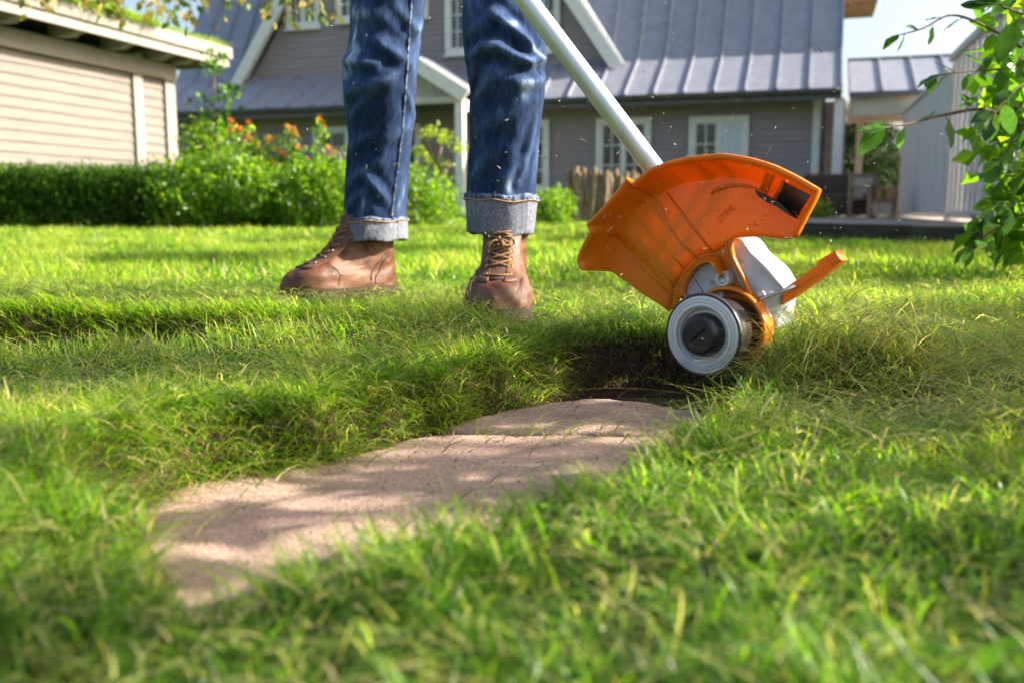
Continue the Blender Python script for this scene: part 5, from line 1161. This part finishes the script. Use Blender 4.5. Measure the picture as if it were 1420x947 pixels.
for me in LEAFME:
    for mt in LM: q = me.copy(); q.materials.append(mt); LMESH.append(q)
def add_leaf(parent, p, d, size, roll=None):
    d = Vector(d).normalized(); up = Vector((random.gauss(0,.45), random.gauss(0,.45)-.25, 1)); s = up.cross(d).normalized(); u = d.cross(s)
    o = bpy.data.objects.new('leaf', random.choice(LMESH)); C.objects.link(o); o.parent = parent
    o.matrix_local = Matrix.Translation(Vector(p)) @ Matrix((d, s, u)).transposed().to_4x4() @ Matrix.Scale(size, 4); return o
shrub = empty('broadleaf_shrub', (1.95, 2.5, 0), 0, 'large shrub with bright translucent green leaves reaching in from the right', 'shrub')
SO = Vector(shrub.location); br = MB(); nleaf = 0
def branch(pix, r0, r1, spacing, size, side_len=.0, endleaf=True, dens=1):
    """pix: (px,py,Y) points along the branch, from thick to thin"""
    global nleaf
    P = [at(*p)-SO for p in pix]; Q = []
    for i in range(len(P)-1):
        a, b = P[i], P[i+1]; p0 = P[max(0, i-1)]; p3 = P[min(len(P)-1, i+2)]
        for t in np.linspace(0, 1, 7)[:-1]:
            Q.append(.5*((2*a)+(b-p0)*t+(2*p0-5*a+4*b-p3)*t*t+(3*a-p0-3*b+p3)*t**3))
    Q.append(P[-1]); br.tube(Q, list(np.linspace(r0, r1, len(Q))), 6)
    L = 0; nxt = spacing*.5; sd = 1
    for i in range(1, len(Q)):
        L += (Q[i]-Q[i-1]).length
        while L > nxt:
            t = (Q[i]-Q[i-1]).normalized(); lat = t.cross(Vector((0,1,.3))).normalized()*sd; sd = -sd
            d = t*.55+lat*random.uniform(.5,1)+Vector((random.gauss(0,.25), random.gauss(0,.35), -.35+random.gauss(0,.2)))
            if nleaf < 292:
                st = d.normalized()*size*.22; br.tube([Q[i], Q[i]+st], .0011, 4); add_leaf(shrub, Q[i]+st, d, size*random.uniform(.7,1.2)); nleaf += 1
            nxt += spacing*random.uniform(.7,1.3)
    if endleaf and nleaf < 294:
        for k in range(2): add_leaf(shrub, Q[-1], (Q[-1]-Q[-3]).normalized()+Vector((random.gauss(0,.3), random.gauss(0,.3), -.3)), size*random.uniform(.9,1.15)); nleaf += 1
branch([(1480,215,2.5),(1380,156,2.42),(1310,160,2.36),(1262,172,2.32),(1225,178,2.28)], .006, .002, .062, .060, endleaf=False)
add_leaf(shrub, at(1226,177,2.28)-SO, at(1178,183,2.26)-at(1226,177,2.28), .072); add_leaf(shrub, at(1224,179,2.28)-SO, at(1184,218,2.27)-at(1224,179,2.28), .084)
branch([(1500,120,2.6),(1420,70,2.5),(1370,40,2.45),(1320,22,2.42),(1280,40,2.4),(1245,50,2.38)], .005, .0015, .048, .048)
branch([(1500,95,2.5),(1430,80,2.45),(1395,95,2.4),(1340,100,2.36),(1300,105,2.34)], .005, .0015, .045, .052)
branch([(1520,40,2.3),(1460,10,2.3),(1415,-10,2.28),(1390,-40,2.26)], .005, .002, .04, .085)
branch([(1520,60,2.2),(1450,30,2.2),(1410,18,2.2),(1385,8,2.2)], .005, .0015, .04, .095)
branch([(1520,180,2.4),(1440,120,2.35),(1400,130,2.32),(1375,165,2.3)], .005, .0015, .034, .062)
branch([(1520,230,2.4),(1450,165,2.38),(1410,190,2.36),(1385,225,2.34)], .005, .0015, .034, .062)
branch([(1520,280,2.5),(1450,240,2.46),(1400,245,2.42),(1375,240,2.4)], .005, .0015, .036, .062)
branch([(1520,330,2.5),(1460,300,2.46),(1410,300,2.42),(1370,325,2.4),(1345,345,2.38)], .005, .0015, .034, .055)
branch([(1520,320,2.4),(1460,270,2.4),(1425,275,2.4),(1390,290,2.38)], .005, .0015, .032, .06)
branch([(1540,150,2.6),(1470,170,2.6),(1425,215,2.6),(1395,275,2.56),(1370,300,2.55)], .005, .0015, .032, .06)
branch([(1540,60,2.7),(1470,90,2.7),(1420,140,2.66),(1398,200,2.62)], .005, .0015, .032, .06)
branch([(1540,20,2.5),(1470,55,2.5),(1430,100,2.5),(1412,160,2.5)], .005, .0015, .032, .07)
branch([(1540,330,2.7),(1470,350,2.7),(1420,345,2.66),(1385,335,2.62)], .005, .0015, .034, .055)
branch([(1540,110,2.9),(1460,60,2.9),(1400,55,2.9),(1372,82,2.9)], .005, .0015, .036, .06)
# dense inner foliage of the visible side
def pixcloud(n, x0, x1, y0, y1, ya, yb, slope=0):
    px = rng.uniform(x0, x1, n); py = rng.uniform(y0, y1, n); px = px+slope*(py-y0); Y = rng.uniform(ya, yb, n)
    return np.array([tuple(at(px[i], py[i], Y[i])-SO) for i in range(n)])
P = np.concatenate([pixcloud(170, 1375, 1500, -60, 110, 2.35, 2.8), pixcloud(190, 1345, 1500, 110, 250, 2.35, 2.8, .1), pixcloud(210, 1372, 1500, 240, 350, 2.4, 2.9), pixcloud(60, 1350, 1440, 300, 350, 2.4, 2.6)])
n = len(P); o = leaves(n, P, .062, 'foliage', M['leaf'], shrub, pick(n, mid=4, green=3, lime=3), aspect=.75); o['kind'] = 'stuff'
for q in ((1.75,2.5),(2.0,2.42),(2.2,2.6),(1.9,2.75)): br.tube([Vector((q[0], q[1], 0))-SO, Vector((q[0]-.05, q[1], .25))-SO, Vector((q[0]-.1, q[1]+.02, .6))-SO, Vector((q[0]-.2, q[1], 1.0))-SO], [.014,.011,.008,.004], 6)
br.build('branches', M['twig'], shrub, smooth=True)
print('shrub leaves', nleaf)
# its body behind and outside the frame
n = 2600; th = rng.uniform(0, 6.28, n); rr = np.sqrt(rng.random(n)); P = np.stack([2.18+rr*np.cos(th)*.55, 3.15+rr*np.sin(th)*.4, .05+1.15*rng.random(n)**.8], 1)
P = P[~((P[:, 1] < 2.4) & (P[:, 0] < 1.6))]; n = len(P)
o = leaves(n, P-np.array(SO), .055, 'foliage', M['leaf'], shrub, pick(n, green=3, mid=3, deep=3, lime=1)); o['kind'] = 'stuff'
ball('leafy_shrub', (3.5,5.7,.22), (.55,.45,.30), 2200, .055, 'dark low shrub at the right edge beside the timber edging', 'shrub', dict(deep=4, green=2), 98, mat='hedge')

# ------------------------------------------------------------------ birch twigs hanging in at the top left
birch = empty('birch_tree', (-4.6, 6.2, 0), 0, 'birch with thin hanging twigs of yellowing leaves over the shed roof', 'tree'); BO = Vector(birch.location); tw = MB()
tw.tube([(0,0,0),(.05,0,1.0),(.02,.05,2.2),(.1,0,3.4)], [.10,.085,.06,.03], 10)
tw.tube([(.02,.05,2.0),(.9,-.1,2.35),(1.9,-.2,2.45),(2.9,-.25,2.3),(3.5,-.3,2.1)], [.035,.026,.018,.011,.005], 7)
BLEAF = []
for v, c in enumerate(((.17,.22,.03),(.30,.27,.045),(.10,.17,.025),(.36,.26,.05))):
    me = LEAFME[v % 4].copy(); me.materials.append(leafvar('birch_leaf', c)); BLEAF.append(me)
cnt = 0
def twig(px0, py0, px1, py1, Y, n):
    global cnt
    a, b = at(px0, py0, Y)-BO, at(px1, py1, Y-.05)-BO; mid = a.lerp(b, .5)+Vector((random.gauss(0,.02), 0, .02)); Q = [a*(1-t)**2+mid*2*t*(1-t)+b*t*t for t in np.linspace(0, 1, 9)]
    tw.tube(Q, [.003*(1-i/9)+.0008 for i in range(9)], 4)
    for i in range(n):
        t = (i+.5)/n; p = a*(1-t)**2+mid*2*t*(1-t)+b*t*t; d = Vector((random.gauss(0,.8), random.gauss(0,.8), -.8))
        o = bpy.data.objects.new('leaf', random.choice(BLEAF)); C.objects.link(o); o.parent = birch; d.normalize()
        s = Vector((random.gauss(0,1), random.gauss(0,1), random.gauss(0,.4))).cross(d).normalized(); u = d.cross(s)
        o.matrix_local = Matrix.Translation(p+d*.012) @ Matrix((d, s, u)).transposed().to_4x4() @ Matrix.Scale(random.uniform(.045, .078), 4); cnt += 1
for (x0, y0, x1, y1, n) in ((95,-40,60,12,8),(120,-40,150,18,11),(150,-30,175,30,11),(190,-40,205,22,11),(215,-30,240,34,12),(240,-40,262,40,11),(250,-30,232,20,9),(300,-40,311,38,8),(335,-30,350,10,6),(372,-40,384,36,9),(395,-30,405,38,9),(420,-40,430,24,9),(436,-30,446,28,8),(455,-40,468,26,9),(290,-40,272,10,8),(60,-40,30,-2,7),(165,-50,190,-4,9),(130,-40,110,4,9),(215,-50,196,6,9),(318,-40,330,4,6),(410,-50,395,2,6),(340,-60,327,-4,5),(20,-30,40,28,4),(80,-60,70,4,9),(105,-50,128,16,10),(140,-40,160,8,9),(180,-50,172,14,10),(200,-40,222,18,10),(228,-50,214,20,10),(255,-40,270,24,9),(275,-50,288,12,8),(160,-30,140,22,9),(395,-40,412,26,8),(380,-40,374,18,7),(428,-40,440,18,7)):
    twig(x0, y0, x1, y1, 5.7+random.uniform(-.3,.3), n)
tw.build('trunk', M['bark'], birch, smooth=True); print('birch leaves', cnt)

# ------------------------------------------------------------------ trees beyond the right edge: they give the dappled shade
def shade_tree(base, h, r, n, label, seed, zlow, size=.09, k=14):
    rs = np.random.default_rng(seed); cl = []; limbs = [([(0,0,0),(.05,0,h*.3),(0,.05,h*.6),(.05,0,h*.92)], [.14,.11,.07,.02])]
    for i in range(k):
        a = rs.uniform(0, 6.28); q = rs.uniform(.25, 1)*r; zz = rs.uniform(zlow, h); c = (q*math.cos(a), q*math.sin(a), zz)
        limbs.append(([(0,0,zz*.6),(c[0]*.5, c[1]*.5, zz*.85), c], [.04,.025,.01])); s = rs.uniform(.30, .52)*r*.62; cl.append((c, (s, s, s*.7), int(n/k)))
    return tree('shade_tree', base, limbs, cl, label, 'tree', dict(mid=3, green=3, lime=1), size, group='trees standing off to the right')
# leaf clusters added out of frame, placed to shade the stones and nearby turf
cl = []
def shade_spray(x, y, rx, ry, z, n): cl.append((Vector((x, y, 0))+sdir*((z+.04)/sdir.z), rx, ry, n))
shade_spray(.13,1.14,.17,.075,.75,150); shade_spray(.02,.845,.15,.045,.62,90); shade_spray(-.22,.735,.07,.026,.80,30); shade_spray(-.05,.62,.08,.03,.72,36); shade_spray(.52,.80,.14,.035,.6,50); shade_spray(-.15,1.06,.10,.05,.70,50)
shade_spray(.50,1.12,.16,.12,.55,150); shade_spray(.42,.86,.16,.09,.60,120); shade_spray(.66,1.30,.14,.10,.62,100); shade_spray(-.45,1.22,.16,.05,.95,50)
shade_spray(.10,1.62,.22,.09,.95,110); 
shade_spray(.30,.70,.13,.035,.62,60); 
shade_spray(-.62,1.10,.16,.04,1.05,50); shade_spray(.70,1.0,.14,.04,.55,60)
P = []
m = MB(); hub = Vector((2.05, 2.2, .05))
for c, rx, ry, n in cl:
    d = rng.normal(0, 1, (n, 3)); d /= np.linalg.norm(d, axis=1)[:, None]; P.append(np.array(c)+d*(rng.random(n)**.4)[:, None]*np.array((rx, ry, .07)))
    m.tube([hub-SO, hub.lerp(c, .5)+Vector((.12,0,.18))-SO, c+Vector((.08,.05,0))-SO, c-Vector((rx*.7,0,0))-SO], [.010,.007,.004,.002], 5)
P = np.concatenate(P); n = len(P)
o = leaves(n, P-np.array(SO), .062, 'shade_foliage', M['leaf'], shrub, pick(n, green=3, mid=3, lime=1)); o['kind'] = 'stuff'
m.build('shade_branches', M['twig'], shrub)
limbs = [([(0,0,0),(.04,0,1.0),(0,.04,2.0),(.04,0,3.2)], [.10,.08,.05,.015])]; cl2 = []; tb = Vector((4.6, 1.0, 0))  # added tree out of view, leaf clusters set where their shadows should land
for x, y, r, z in ((-.46,1.20,.15,2.5),(-.80,1.02,.17,2.8),(-.12,1.56,.13,2.3),(.80,1.30,.20,2.4),(.78,.98,.12,2.9),(1.0,1.75,.24,2.2),(-.62,.66,.10,3.0),(.33,.50,.08,2.6),(-.35,.42,.08,2.1),(.52,.70,.07,3.1)):
    c = Vector((x, y, 0))+sdir*(z/sdir.z)-tb; cl2.append((tuple(c), (r*1.3, r, r), int(9500*r*r)+60))
    limbs.append(([(0, 0, z*.62), tuple(Vector((c.x*.5, c.y*.5, z*.86))), tuple(c)], [.03,.018,.007]))
tree('shade_tree', tuple(tb), limbs, cl2, 'added unseen tree off to the right, crown shaped to shade chosen spots', 'tree', dict(mid=3, green=3, lime=1), .07, group='trees standing off to the right')
shade_tree((5.2,4.7,0), 4.1, 1.45, 10000, 'leafy tree standing off to the right of the lawn beyond the broadleaf shrub', 11, 1.5, .075)
shade_tree((6.8,7.4,0), 4.6, 1.6, 9500, 'leafy tree standing off to the right, level with the terrace', 12, 1.6, .08)
shade_tree((9.8,10.0,0), 5.6, 1.8, 9000, 'leafy tree standing off to the right behind the pale screen', 13, 2.0, .10)
